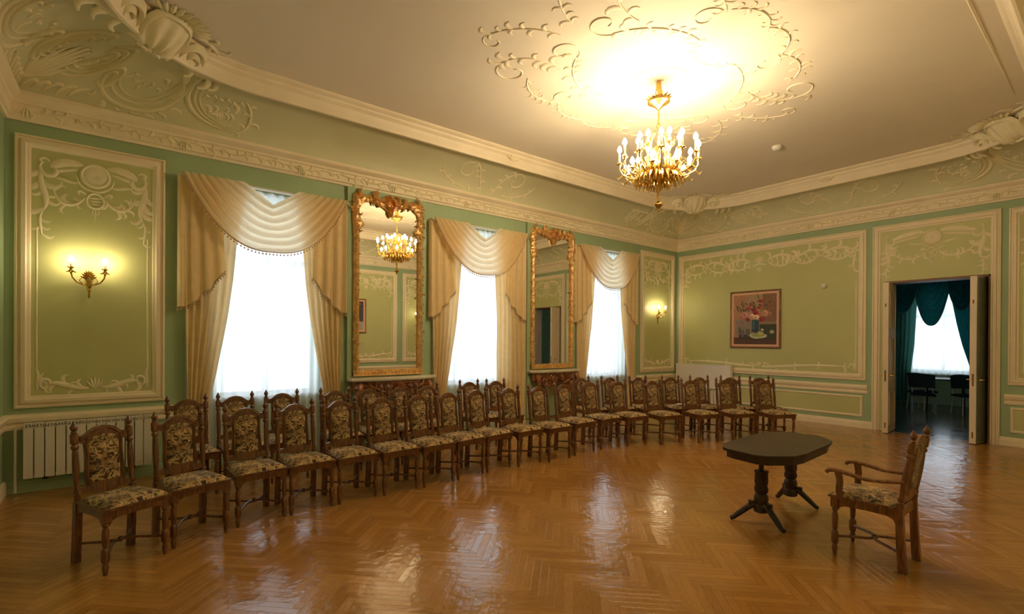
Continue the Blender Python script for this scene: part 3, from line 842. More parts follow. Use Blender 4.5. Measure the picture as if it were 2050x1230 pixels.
INN = [(3.62, .30), (2.88, .42), (2.42, .455), (1.97, .51), (1.58, .575), (1.2, .64), (.95, .69), (.6, .72), (.02, .70)]
OUTR = [(3.62, 1.0), (2.1, .97), (.95, .945), (.02, .95)]
STR = [(3.62, .30), (2.9, .30), (2.2, .345), (.02, .35)]
STRO = [(3.62, 1.03), (.02, 1.05)]
CN = ['first window from the left', 'middle window, its right drape straight', 'third window, nearest the far corner']
for i, c in enumerate(WIN):
    root = thing('curtain', 'gold swagged curtain with fringed edges at the ' + CN[i], 'curtain', (c, 0, 0), group='gold curtains at the windows')
    make_swag(root, c, seed=i + 1)
    make_jabot(root, -1); make_jabot(root, 1)
    make_drape(root, -1, INN, OUTR, 6, seed=i + 1)
    if i == 1: make_drape(root, 1, STR, STRO, 7, seed=9)
    else: make_drape(root, 1, INN, OUTR, 6, seed=i + 5)
    mb = MB(); mb.box(-1.03, 1.03, -.15, -.052, 3.65, 3.668); mb.build('pelmet_board', 'white', root, smooth=False)
    mb = MB()
    mb.grid(lambda u, v: (-.96 + 1.92 * u, -.032 - .016 * sin(u * 2 * PI * 15 + sin(u * 9 + i) * 2.2 + .5 * sin(v * 4 + u * 20)), 3.64 - 3.61 * v), 260, 16)
    o = mb.build('sheer_curtain', 'sheer', angle=180); o.location = (c, 0, 0)
    tag(o, 'white translucent sheer filling the ' + ['first window from the left', 'window between the two gilt mirrors', 'window nearest the far corner'][i], 'sheer curtain', 'white sheers at the windows')

# ------------------------------------------------------------------ mirrors
def lobe_path():
    """inner edge of the glass opening, from lower right up and over to lower left (u from centre, z)"""
    r = [(.492, 1.18), (.492, 3.30), (.41, 3.40), (.475, 3.49), (.495, 3.60), (.465, 3.69), (.38, 3.755), (.28, 3.765), (.18, 3.735), (.09, 3.69), (.045, 3.66), (0, 3.58)]
    return r + [(-x, z) for x, z in reversed(r[:-1])]
def outer_path():
    r = [(.575, 1.10), (.575, 3.25), (.585, 3.40), (.59, 3.52), (.59, 3.68), (.575, 3.84), (.47, 3.87), (.34, 3.86), (.22, 3.83), (.12, 3.86), (.06, 3.90), (0, 3.93)]
    return r + [(-x, z) for x, z in reversed(r[:-1])]
def make_mirror(cx, label):
    root = thing('wall_mirror', label, 'mirror', (cx, -.055, 0), group='gilt pier mirrors')
    ip, op = lobe_path(), outer_path()
    fn = lambda u, v, h: (u, -h, v)
    mb = MB(); n_ = len(ip)
    vs = []
    for (a, b), (c_, d) in zip(ip, op):
        for t, h in ((0, .006), (0, .045), (.2, .055), (.5, .07), (.8, .05), (1, .03), (1, 0)):
            vs.append(fn(a + (c_ - a) * t, b + (d - b) * t, h))
    k = 7
    mb.add(vs, [(i * k + j, i * k + j + 1, (i + 1) * k + j + 1, (i + 1) * k + j) for i in range(n_ - 1) for j in range(k - 1)])
    mb.box(-.575, .575, -.055, 0, 1.10, 1.19)
    rd = random.Random(31)
    g = lambda u, v, h: (u, -h - .045, v)
    mid = [((a + c_) / 2, (b + d) / 2) for (a, b), (c_, d) in zip(ip, op)]
    # foliage climbing the sides
    for sg in (1, -1):
        z = 1.22
        while z < 3.3:
            a = [(sg * (.528 + .012 * sin(z * 9)), z), (sg * (.518), z + .05), (sg * .542, z + .11), (sg * .525, z + .17)]
            mb.stroke(a, .035, .03, g); leaves(mb, a, g, .022, .022, 1, .036, rnd=rd); z += .15
    for i in range(1, n_ - 2):
        if mid[i][1] > 3.25 and mid[i + 1][1] > 3.25:
            a = bez(mid[i], (mid[i][0] * .98, mid[i][1] + .01), mid[i + 1], mid[i + 1], 6)
            mb.stroke(a, .05, .03, g); leaves(mb, a, g, .026, .026, 2, .05, rnd=rd)
    for x in [i * .055 - .52 for i in range(20)]: mb.stroke([(x, 1.12), (x + .02, 1.15), (x + .045, 1.165)], .03, .03, g)
    mb.build('mirror_frame', 'gold', root, angle=50)
    for sg in (1, -1):
        mb = MB()
        for q in range(5):
            mb.stroke([(sg * .50, 3.80), (sg * (.52 + .04 * cos(q)), 3.83 + .02 * q), (sg * (.50 + .06 * cos(q * .8)), 3.84 + .03 * q)], .03, .04, g)
        mb.build('corner_leaf_ornament', 'gold', root, angle=60)
    mb = MB()
    for a in range(-4, 5):
        q = a * .38; mb.stroke([(0, 3.76), (.08 * sin(q), 3.76 + .09 * cos(q)), (.13 * sin(q), 3.76 + .16 * cos(q))], .045, .06, g)
    for a in range(-2, 3):
        q = a * .35; mb.stroke([(0, 3.76), (.05 * sin(q), 3.76 - .08 * cos(q)), (.06 * sin(q), 3.76 - .19 * cos(q))], .04, .06, g)
    mb.stroke([(.06 * cos(a), 3.76 + .075 * sin(a)) for a in [2 * PI * i / 16 for i in range(16)]], .03, .075, g, closed=True)
    for sg in (1, -1):
        b = bez((sg * .06, 3.72), (sg * .16, 3.88), (sg * .22, 3.76), (sg * .27, 3.84), 10); mb.stroke(b, .04, .05, g); leaves(mb, b, g, .028, .04, 2, .07, rnd=rd)
    mb.build('crest_ornament', 'gold', root, angle=60)
    mb = MB(); mb.add([(-.56, -.012, 1.11), (.56, -.012, 1.11), (.56, -.012, 3.84), (-.56, -.012, 3.84), (-.56, -.002, 1.11), (.56, -.002, 1.11), (.56, -.002, 3.84), (-.56, -.002, 3.84)], [(0, 1, 2, 3), (7, 6, 5, 4), (0, 4, 5, 1), (1, 5, 6, 2), (2, 6, 7, 3), (3, 7, 4, 0)])
    mb.build('mirror_glass', 'mirror', root, smooth=False)
make_mirror(-7.92, 'tall gilt pier mirror showing the lit chandelier, between first and middle curtains')
make_mirror(-4.42, 'tall gilt pier mirror reflecting the open doorway, nearer the far corner')

def make_console(cx, label, ws=1.0):
    root = thing('console_table', label, 'console table', (cx, -.055, 0), group='carved console tables'); root.scale = (ws, 1, 1)
    mb = MB()
    poly = [(-.73, 0), (-.73, -.10), (-.70, -.16), (-.60, -.20), (-.45, -.24), (-.25, -.27), (0, -.28), (.25, -.27), (.45, -.24), (.60, -.20), (.70, -.16), (.73, -.10), (.73, 0)]
    sc = lambda k: [(x * k, y * (2 * k - 1)) for x, y in poly]
    mb.prism(poly, lambda x, y: (x, y, 1.045), lambda x, y: (x, y, 1.075)); mb.prism(sc(.975), lambda x, y: (x, y, 1.028), lambda x, y: (x, y, 1.045))
    mb.build('marble_top', 'marble', root, smooth=False)
    rd = random.Random(44)
    def fr(u, v, h):
        y = -.24 + .16 * abs(u / .68) ** 2.5
        return (u, y - h, v)
    mb = MB()
    top = [(x / 10 * .66, 1.03) for x in range(-10, 11)]
    bot = [(x, .80 + .07 * cos(x / .66 * PI * 2)) for x, _ in top]
    vs = [fr(*p, 0) for p in top] + [fr(*p, 0) for p in bot] + [(p[0], fr(*p, 0)[1] + .03, p[1]) for p in top] + [(p[0], fr(*p, 0)[1] + .03, p[1]) for p in bot]
    m_ = len(top)
    mb.add(vs, [(i, i + 1, m_ + i + 1, m_ + i) for i in range(m_ - 1)] + [(2 * m_ + i, 3 * m_ + i, 3 * m_ + i + 1, 2 * m_ + i + 1) for i in range(m_ - 1)] + [(m_ + i, m_ + i + 1, 3 * m_ + i + 1, 3 * m_ + i) for i in range(m_ - 1)])
    for sg in (1, -1):
        a = bez((0, .82), (sg * .2, .76), (sg * .3, .98), (sg * .55, .93), 14); mb.stroke(a, .045, .035, fr); leaves(mb, a, fr, .03, .03, 2, .08, rnd=rd)
        mb.stroke(spiral(sg * .3, .92, .07, .015, 0, sg * 7, 18), .03, .035, fr)
        mb.stroke(spiral(sg * .52, .9, .06, .015, 2, 2 + sg * 7, 18), .03, .035, fr)
        a = bez((sg * .08, .98), (sg * .2, 1.0), (sg * .3, .99), (sg * .6, 1.0), 12); mb.stroke(a, .03, .025, fr); leaves(mb, a, fr, .02, .022, 2, .05, rnd=rd)
    for q in (-1, -.6, -.2, .2, .6, 1): mb.stroke([(0, .86), (.06 * sin(q), .86 + .06 * cos(q)), (.12 * sin(q), .86 + .13 * cos(q))], .045, .05, fr)
    mb.build('carved_apron', 'gilt2', root, angle=50)
    for sg in (1, -1):
        mb = MB(); P_ = bez((sg * .56, -.14, .98), (sg * .66, -.30, .78), (sg * .40, -.06, .30), (sg * .30, -.10, .03), 20)
        mb.tube(P_, [.05 - .028 * i / 20 + .008 * sin(i * 1.1) for i in range(21)], 8); mb.ball((sg * .30, -.10, .035), .035, 8)
        mb.build('leg', 'gilt2', root)
    mb = MB(); mb.tube(bez((-.33, -.09, .16), (-.1, -.16, .10), (.1, -.16, .10), (.33, -.09, .16)), .02, 8); mb.ball((0, -.13, .13), .05, 8); mb.build('stretcher', 'gilt2', root)
make_console(-7.86, 'carved console with pale marble top under the mirror showing the chandelier')
make_console(-4.40, 'carved console with pale marble top under the mirror nearer the far corner', .91)

# ------------------------------------------------------------------ sconces
def make_sconce(loc, rz, label):
    root = thing('wall_sconce', label, 'wall lamp', loc, rz, 'brass wall sconces')
    mb = MB()   # local: wall at y=0, lamp towards -y
    mb.lathe([(.004, -.20), (.012, -.19), (.010, -.13), (.022, -.11), (.016, -.09), (.030, -.06), (.026, -.03), (.036, 0), (.034, .03), (.02, .05), (.004, .06)], (0, -.045, 0), 12)
    rd = random.Random(3)
    for k in range(9):
        a = -1.2 + k * .3; mb.tube([(0, -.05, 0), (.03 * sin(a), -.07, .05 * cos(a)), (.06 * sin(a), -.10, .09 * cos(a)), (.075 * sin(a), -.12, .105 * cos(a))], [.008, .012, .009, .003], 6)
    mb.build('backplate', 'brass', root)
    for sg in (1, -1):
        mb = MB()
        mb.tube([(0, -.05, -.03), (sg * .05, -.09, -.05), (sg * .10, -.13, -.03), (sg * .135, -.16, .02), (sg * .142, -.17, .07)], [.009, .008, .008, .007, .007], 8)
        mb.tube([(sg * .05, -.09, -.05), (sg * .08, -.11, -.01), (sg * .06, -.10, .02)], [.005, .005, .003], 6)
        for k in range(8):
            a = 2 * PI * k / 8; mb.tube([(sg * .142, -.17, .075), (sg * .142 + .025 * cos(a), -.17 + .025 * sin(a), .08), (sg * .142 + .042 * cos(a), -.17 + .042 * sin(a), .07)], [.006, .008, .003], 5)
            mb.tube([(sg * .142, -.17, .115), (sg * .142 + .022 * cos(a), -.17 + .022 * sin(a), .122), (sg * .142 + .035 * cos(a), -.17 + .035 * sin(a), .13)], [.005, .007, .003], 5)
        mb.lathe([(.01, .05), (.012, .08), (.02, .09), (.012, .11), (.018, .125), (.012, .13)], (sg * .142, -.17, 0), 10)
        arm = mb.build('arm', 'brass', root)
        mb = MB(); mb.lathe([(.012, .128), (.012, .175), (.010, .178)], (sg * .142, -.17, 0), 10); mb.build('candle_sleeve', 'candle', arm)
        mb = MB(); mb.lathe([(.008, .178), (.018, .190), (.022, .205), (.018, .225), (.009, .243), (.002, .252)], (sg * .142, -.17, 0), 10); mb.build('bulb', 'bulbs', arm)
make_sconce((-11.50, 0, 2.30), 0, 'two-light brass wall sconce lit on the tall panel left of the first curtain')
make_sconce((-.86, 0, 2.28), 0, 'two-light brass wall sconce on the narrow panel in the far corner')
make_sconce((-3.62, -RY, 2.30), PI, 'two-light brass wall sconce on the wall behind, seen only as a glow in the mirror')
make_sconce((-7.2, -RY, 2.30), PI, 'two-light brass wall sconce on the wall behind, between the two wide panels')
make_sconce((-11.35, -RY, 2.30), PI, 'two-light brass wall sconce on the wall behind, near the corner by the viewer')

# ------------------------------------------------------------------ chandelier
def make_chandelier():
    root = thing('chandelier', 'large lit brass chandelier hanging from the middle of the ceiling', 'chandelier', (-6.09, -3.74, 0))
    mb = MB(); mb.lathe([(.02, 4.82), (.028, 4.79), (.045, 4.66), (.055, 4.63), (.11, 4.60), (.135, 4.575), (.13, 4.55), (.09, 4.53), (.05, 4.50), (.02, 4.47), (.012, 4.45)], n=20)
    for k in range(14):
        a = 2 * PI * k / 14; mb.tube([(.07 * cos(a), .07 * sin(a), 4.60), (.12 * cos(a), .12 * sin(a), 4.60), (.155 * cos(a), .155 * sin(a), 4.62)], [.01, .014, .004], 5)
    mb.build('ceiling_canopy', 'brass', root)
    mb = MB(); mb.lathe([(.010, 4.46), (.012, 4.30), (.03, 4.27), (.014, 4.23), (.012, 4.05), (.05, 4.01), (.07, 3.97), (.03, 3.92), (.02, 3.80), (.05, 3.75), (.03, 3.70)], n=16)
    mb.build('stem', 'brass', root)
    mb = MB(); mb.lathe([(.02, 3.74), (.10, 3.735), (.20, 3.73), (.245, 3.715), (.24, 3.69), (.20, 3.65), (.15, 3.61), (.09, 3.575), (.05, 3.545), (.03, 3.53)], n=24)
    for k in range(24):
        a = 2 * PI * k / 24
        mb.tube([(.18 * cos(a), .18 * sin(a), 3.68), (.23 * cos(a), .23 * sin(a), 3.66), (.27 * cos(a), .27 * sin(a), 3.60), (.28 * cos(a), .28 * sin(a), 3.54)], [.014, .02, .012, .004], 5)
        mb.tube([(.08 * cos(a), .08 * sin(a), 3.60), (.12 * cos(a), .12 * sin(a), 3.56), (.14 * cos(a), .14 * sin(a), 3.50)], [.012, .014, .003], 5)
    mb.build('bowl', 'brass', root)
    mb = MB(); mb.lathe([(.03, 3.55), (.018, 3.50), (.016, 3.36), (.022, 3.345), (.05, 3.33), (.058, 3.31), (.04, 3.285), (.02, 3.26), (.022, 3.24), (.006, 3.215)], n=14)
    mb.build('bottom_finial', 'brass', root)
    def arm(k, r, zc, a, cl, br=1.2):
        dx, dy = cos(a), sin(a)
        P = lambda rr, z: (rr * dx, rr * dy, z)
        mb = MB()
        z0 = 3.70
        mb.tube([P(.18, z0), P(.24, z0 - .06), P(r * .72, z0 - .05), P(r * .92, z0 + .0), P(r, z0 + .07), P(r, zc)], [.012, .011, .010, .009, .009, .009], 7)
        mb.tube([P(.24, z0 - .05), P(r * .68, z0 + .03), P(r * .75, z0 + .09), P(r * .66, z0 + .11)], [.007, .007, .006, .003], 6)
        mb.tube([P(r * .9, z0), P(r * 1.02, z0 - .05), P(r * 1.08, z0 - .02)], [.011, .010, .004], 6)
        mb.tube([P(r * .6, z0 - .05), P(r * .68, z0 - .11), P(r * .62, z0 - .15)], [.010, .012, .004], 5)
        for q in range(8):
            b = 2 * PI * q / 8
            c = P(r, zc)
            mb.tube([(c[0], c[1], zc), (c[0] + .024 * cos(b), c[1] + .024 * sin(b), zc + .006), (c[0] + .042 * cos(b), c[1] + .042 * sin(b), zc - .004)], [.006, .009, .003], 5)
        mb.lathe([(.010, zc - .04), (.018, zc - .02), (.010, zc), (.022, zc + .012), (.014, zc + .02)], (r * dx, r * dy, 0), 10)
        ar = mb.build('arm', 'brass', root)
        mb = MB(); mb.lathe([(.013, zc + .015), (.012, zc + cl), (.009, zc + cl + .004)], (r * dx, r * dy, 0), 10); mb.build('candle_sleeve', 'candle', ar)
        zb = zc + cl
        mb = MB(); mb.lathe([(.008, zb), (.020 * br, zb + .014), (.024 * br, zb + .030), (.019 * br, zb + .05), (.009 * br, zb + .072), (.002, zb + .085)], (r * dx, r * dy, 0), 10); mb.build('bulb', 'bulb', ar)
    for k in range(12): arm(k, .46, 3.84, 2 * PI * (k + .3) / 12, .14)
    for k in range(8): arm(k, .36, 3.72, 2 * PI * (k + .55) / 8, .05)
    for k in range(6): arm(k, .24, 3.98, 2 * PI * (k + .1) / 6, .10)
    mb = MB()
    for k in range(10):
        a = 2 * PI * k / 10; P = lambda rr, z: (rr * cos(a), rr * sin(a), z)
        mb.tube([P(.05, 4.20), P(.13, 4.15), P(.16, 4.02), P(.11, 3.92), P(.15, 3.84), P(.17, 3.76), P(.12, 3.70)], [.006, .009, .008, .007, .010, .009, .008], 6)
        mb.tube([P(.16, 4.02), P(.20, 4.06), P(.19, 4.11)], [.008, .009, .003], 5); mb.tube([P(.16, 3.80), P(.21, 3.86), P(.20, 3.92)], [.008, .009, .003], 5)
    mb.build('scroll_cage', 'brass', root)
make_chandelier()

# ------------------------------------------------------------------ radiators, painting, small wall things
def make_radiator():
    root = thing('radiator', 'cream sectional radiator under the tall wall panel, behind the nearest chairs', 'radiator', (-12.02, 0, 0))
    mb = MB(); x = 0.0
    w = .0845
    for k in range(13):
        a = x + k * w
        mb.box(a + .005, a + w - .005, -.135, -.115, .165, .70)
        mb.box(a + .032, a + w - .032, -.115, -.055, .16, .72)
        mb.box(a + .004, a + w - .004, -.12, -.05, .735, .745)
        for q in range(3): mb.box(a + .012 + q * .024, a + .022 + q * .024, -.125, -.05, .71, .737)
    mb.build('radiator_section', 'white', root, smooth=False)
    mb = MB(); mb.tube([(.02, -.085, .69), (1.08, -.085, .69)], .02, 8); mb.tube([(.02, -.085, .19), (1.08, -.085, .19)], .02, 8)
    mb.tube([(-.02, -.085, .69), (-.06, -.085, .69), (-.06, -.085, .02)], .012, 8)
    mb.build('radiator_pipe', 'white', root)
    mb = MB(); mb.box(.15, .19, -.08, -.004, .13, .18); mb.box(.9, .94, -.08, -.004, .13, .18); mb.build('wall_bracket', 'black', root, smooth=False)
make_radiator()
root = thing('radiator_cover', 'white box cover on the back wall beside the far corner, behind the back chairs', 'radiator cover', (0, -.82, 0))
mb = MB(); mb.box(-.155, -.06, -.72, .72, .52, 1.075); mb.box(-.165, -.055, -.73, .73, 1.075, 1.095); mb.build('cover_board', 'cover', root, smooth=False)
mb = MB()
for k in range(17): mb.box(-.14, -.065, -.70 + k * .083, -.632 + k * .083, .16, .50)
mb.build('radiator_section', 'white', root, smooth=False)
mb = MB(); mb.box(-.10, -.055, -.70, -.66, .0, .52); mb.box(-.10, -.055, .66, .70, .0, .52); mb.build('wall_bracket', 'white', root, smooth=False)

def ell(mb, fn, cx, cy, rx, ry, h, col, n=14, rot=0, rd=None):
    pts = []
    for k in range(n):
        a = 2 * PI * k / n; j = 1 + (rd.random() - .5) * .35 if rd else 1
        x, y = rx * j * cos(a), ry * j * sin(a)
        pts.append((cx + x * cos(rot) - y * sin(rot), cy + x * sin(rot) + y * cos(rot)))
    mb.add([fn(cx, cy, h)] + [fn(x, y, h) for x, y in pts], [(0, 1 + k, 1 + (k + 1) % n) for k in range(n)], col)
def make_painting(name, loc, rz, W, H, label, flowers=True, dark=False):
    root = thing(name, label, 'painting', loc, rz)
    fn = lambda u, v, h: (u, -h, v)        # local: wall behind at y=0
    mb = MB(); frame(mb, fn, -W / 2, W / 2, 0, H, [(0, 0), (0, .03), (.012, .038), (.03, .030), (.04, .028)]); mb.build('frame', 'picframe', root, angle=30)
    mb = MB(); frame(mb, fn, -W / 2 + .038, W / 2 - .038, .038, H - .038, [(0, .026), (.004, .026), (.045, .022), (.05, .018)]); mb.build('mount', 'mat', root, angle=30)
    mb = MB(); rd = random.Random(8)
    a, b = -W / 2 + .085, W / 2 - .085; c, d = .085, H - .085
    q = lambda x0, x1, y0, y1, h, col: mb.add([fn(a + (b - a) * x0, c + (d - c) * y0, h), fn(a + (b - a) * x1, c + (d - c) * y0, h), fn(a + (b - a) * x1, c + (d - c) * y1, h), fn(a + (b - a) * x0, c + (d - c) * y1, h)], [(0, 1, 2, 3)], col)
    E_ = lambda x, y, rx, ry, h, col, **k: ell(mb, fn, a + (b - a) * x, c + (d - c) * y, rx * (b - a), ry * (b - a), h, col, rd=rd, **k)
    if flowers:
        q(0, 1, 0, 1, .018, (.30, .19, .11)); q(0, .3, .1, 1, .0182, (.42, .21, .12)); q(.3, .68, .45, 1, .0182, (.40, .26, .15)); q(.68, 1, .45, 1, .0184, (.24, .12, .07))
        q(.05, .45, .18, .5, .0186, (.27, .20, .17)); q(0, 1, 0, .14, .0188, (.09, .04, .03)); q(.12, 1, .10, .2, .019, (.05, .035, .03)); q(.62, 1, .12, .40, .0192, (.04, .05, .03))
        for k in range(34):
            an = rd.random() * PI; r = .12 + rd.random() * .30
            E_(.5 + r * cos(an) * 1.1, .62 + r * sin(an) * .8, .05, .012, .0196 + k * 1e-5, rd.choice([(.05, .08, .03), (.03, .05, .02), (.09, .12, .05)]), rot=rd.random() * 3)
        for x, y, r, col in ((.28, .60, .09, (.50, .22, .20)), (.22, .54, .06, (.42, .16, .15)), (.36, .72, .06, (.35, .06, .07)), (.48, .70, .06, (.22, .02, .03)), (.62, .74, .05, (.40, .05, .03)), (.64, .86, .05, (.30, .03, .02)),
                             (.42, .80, .05, (.28, .06, .05)), (.52, .64, .07, (.32, .03, .05)), (.44, .56, .09, (.72, .42, .28)), (.54, .54, .10, (.80, .50, .33)), (.60, .60, .05, (.55, .08, .06)), (.74, .62, .09, (.55, .27, .15)),
                             (.84, .60, .05, (.40, .20, .12)), (.66, .50, .07, (.30, .03, .04)), (.34, .50, .06, (.26, .04, .05))):
            E_(x, y, r, r * .85, .0202, col); E_(x + .015, y + .01, r * .55, r * .5, .0204, tuple(min(1, v * 1.4) for v in col)); E_(x - .01, y, r * .25, r * .2, .0206, tuple(v * .5 for v in col))
        q(.44, .60, .28, .48, .0208, (.02, .06, .09)); E_(.52, .28, .085, .05, .0209, (.02, .05, .09)); q(.46, .50, .30, .46, .021, (.06, .14, .2)); E_(.52, .48, .08, .025, .0211, (.03, .09, .06))
        E_(.58, .17, .20, .06, .0212, (.55, .52, .36)); E_(.58, .185, .15, .04, .0214, (.30, .36, .12)); E_(.64, .22, .07, .045, .0216, (.50, .48, .15)); E_(.68, .29, .035, .03, .0217, (.65, .58, .40))
        E_(.9, .25, .05, .045, .0216, (.40, .38, .26)); E_(.22, .22, .05, .09, .0214, (.16, .10, .18)); E_(.34, .24, .05, .10, .0214, (.12, .12, .07)); E_(.15, .28, .04, .08, .0215, (.10, .12, .05))
    else:
        q(0, 1, 0, 1, .018, (.05, .05, .06)); q(0, 1, .0, .3, .0182, (.40, .36, .32)); E_(.5, .62, .2, .3, .019, (.12, .10, .09)); E_(.3, .34, .16, .1, .0192, (.5, .45, .4)); E_(.5, .85, .09, .1, .0194, (.35, .22, .14))
    mb.build('canvas', 'canvas', root, smooth=False)
make_painting('painting', (-.006, -2.02, 1.51), -PI / 2, 1.13, 1.30, 'still life painting of pink flowers in a blue vase on the back wall', True)
make_painting('painting', (-5.85, -RY + .012, 1.86), PI, .95, 1.05, 'dark framed picture on the wall behind, seen reflected in the first mirror', False)

def dome(name, fnM, label, cat, r, h):
    mb = MB(); mb.lathe([(r, 0), (r, h * .3), (r * .85, h * .7), (r * .5, h * .95), (.004, h)], n=16, M=fnM); o = mb.build(name, 'white'); return tag(o, label, cat)
o = dome('smoke_detector', Matrix.Rotation(PI, 4, 'X'), 'small white smoke detector on the ceiling behind the chandelier', 'smoke detector', .075, .07); o.location = (-2.9, -3.73, ZC)
o = dome('wall_speaker', Matrix.Rotation(-PI / 2, 4, 'Y'), 'small round white device on the back wall right of the painting', 'wall device', .06, .07); o.location = (-.006, -3.42, 2.80)

# ------------------------------------------------------------------ chairs
def rake(z, amt=.065): return .195 + max(0, z - .45) / .58 * amt
def turned(mb, x, y, prof, n=12): mb.lathe(prof, (x, y, 0), n)
def build_chair(root, amt=.065, wood_='wood', ws=1.0):
    R = lambda z: rake(z, amt)
    # front legs: turned, with square block at the seat rail
    for sg in (1, -1):
        mb = MB(); x = sg * .195 * ws
        turned(mb, x, -.205, [(.012, 0), (.017, .03), (.021, .055), (.014, .08), (.024, .095), (.026, .12), (.026, .155), (.024, .175), (.014, .19), (.018, .205), (.022, .26), (.021, .31), (.014, .335), (.024, .35), (.016, .365), (.018, .375)])
        mb.box(x - .024, x + .024, -.229, -.181, .37, .452)
        mb.build('leg', wood_, root)
        mb = MB(); x = sg * .178 * ws
        vs = []
        for z, yy, hw, hd in ((0, .218, .021, .026), (.2, .205, .021, .024), (.452, .195, .022, .022)):
            vs += [(x - hw, yy - hd, z), (x + hw, yy - hd, z), (x + hw, yy + hd, z), (x - hw, yy + hd, z)]
        mb.add(vs, [(0, 3, 2, 1)] + [(j * 4 + k, j * 4 + (k + 1) % 4, (j + 1) * 4 + (k + 1) % 4, (j + 1) * 4 + k) for j in range(2) for k in range(4)] + [(8, 9, 10, 11)])
        mb.build('leg', wood_, root, smooth=False)
    # seat rails with scalloped brackets
    mb = MB()
    def rail(p0, p1, th):
        (x0, y0), (x1, y1) = p0, p1; L = math.hypot(x1 - x0, y1 - y0); dx, dy = (x1 - x0) / L, (y1 - y0) / L
        nx, ny = -dy, dx
        poly = [(0, .452), (L, .452), (L, .335), (L * .96, .345), (L * .92, .375), (L * .84, .39), (L * .5, .394), (L * .16, .39), (L * .08, .375), (L * .04, .345), (0, .335)]
        mb.prism(poly, lambda u, z: (x0 + dx * u - nx * th / 2, y0 + dy * u - ny * th / 2, z), lambda u, z: (x0 + dx * u + nx * th / 2, y0 + dy * u + ny * th / 2, z))
    a = .195 * ws; b = .178 * ws
    rail((-a, -.215), (a, -.215), .022); rail((a + .003, -.2), (b + .003, .19), .022); rail((-a - .003, -.2), (-b - .003, .19), .022)
    mb.box(-b, b, .185, .205, .39, .45)
    mb.prism([(-a - .03, -.245), (a + .03, -.245), (b + .02, .17), (-b - .02, .17)], lambda x, y: (x, y, .446), lambda x, y: (x, y, .462))
    mb.build('seat_frame', wood_, root, angle=30)
    mb = MB()
    def cush(u, v):
        y = -.232 + .395 * v; hw = (a + .022) + (b + .006 - a - .022) * v
        e = 2 * u - 1; g = 2 * v - 1
        z = .460 + .040 * (max(0, 1 - e ** 6) * max(0, 1 - g ** 6)) ** .5 + .006 * (1 - e * e) * (1 - g * g)
        return (e * hw, y, z)
    mb.grid(cush, 16, 14)
    mb.build('seat', 'tap', root, angle=180)
    # crossed curved stretcher
    mb = MB()
    for sg in (1, -1):
        P = bez((sg * a, -.205, .14), (sg * .11, -.14, .145), (sg * .09, .0, .148), (0, .0, .148), 9) + bez((0, 0, .148), (-sg * .07, .0, .148), (-sg * .10, .10, .145), (-sg * b, .205, .14), 9)[1:]
        mb.tube(P, .0115, 7, flat=.9)
    mb.ball((0, 0, .15), .022, 8)
    mb.build('stretcher', wood_, root)
    # back posts with finials
    for sg in (1, -1):
        x = sg * b
        mb = MB()
        sec = [(.45, .023), (.50, .023), (.505, .017), (.52, .023), (.54, .017), (.60, .020), (.70, .022), (.80, .019), (.825, .015), (.835, .024), (.85, .025), (.865, .016), (.875, .026), (.94, .026), (.945, .016)]
        mb.tube([(x, R(z), z) for z, r in sec], [r for z, r in sec], 10)
        po = mb.build('back_post', wood_, root)
        mb = MB(); mb.lathe([(.014, .943), (.021, .952), (.013, .962), (.022, .978), (.025, .990), (.017, 1.006), (.009, 1.022), (.003, 1.035)], (x, R(.98), 0), 10); mb.build('finial', wood_, po)
    # crest rail
    mb = MB()
    top = [(-b, .935), (-.145, .922), (-.122, .925), (-.098, .945), (-.065, .970), (-.03, .981), (0, .984), (.03, .981), (.065, .970), (.098, .945), (.122, .925), (.145, .922), (b, .935)]
    bot = [(b, .88), (.14, .865), (.115, .865), (.085, .895), (.045, .915), (0, .921), (-.045, .915), (-.085, .895), (-.115, .865), (-.14, .865), (-b, .88)]
    poly = top + bot
    mb.prism(poly, lambda x, z: (x, R(z) - .014, z), lambda x, z: (x, R(z) + .014, z))
    g = lambda u, v, h: (u, R(v) - .014 - h, v)
    for sg in (1, -1):
        mb.stroke(spiral(sg * .14, .905, .02, .005, 0, sg * 6, 10), .012, .008, g)
        mb.stroke(bez((sg * .02, .962), (sg * .06, .955), (sg * .09, .92), (sg * .12, .90), 8), .012, .008, g)
    mb.build('crest_rail', wood_, root, angle=35)
    # inner frame: stiles and lower rail
    mb = MB()
    for sg in (1, -1):
        pts = [(sg * .112, .55), (sg * .118, .62), (sg * .112, .70), (sg * .109, .78), (sg * .112, .85), (sg * .106, .90)]
        mb.tube([(x, R(z), z) for x, z in pts], [.024] * 6, 6, flat=.6)
    poly = [(-b, .505), (-.10, .50), (-.05, .488), (.05, .488), (.10, .50), (b, .505), (b, .545), (.13, .55), (.1, .575), (-.1, .575), (-.13, .55), (-b, .545)]
    mb.prism(poly, lambda x, z: (x, R(z) - .012, z), lambda x, z: (x, R(z) + .012, z))
    mb.build('back_frame', wood_, root, angle=35)
    # upholstered panel
    mb = MB()
    def pad(sgn):
        def f(u, v):
            e = 2 * u - 1; x = e * .102
            zt = .888 + .038 * (1 - e ** 4); zb = .56
            z = zb + (zt - zb) * v; q = 2 * v - 1
            return (x, R(z) - sgn * (.006 + .016 * (max(0, 1 - e ** 6) * max(0, 1 - q ** 6)) ** .5), z)
        return f
    mb.grid(pad(1), 12, 16); mb.grid(pad(-1), 12, 16)
    mb.build('back_panel', 'tap', root, angle=180)

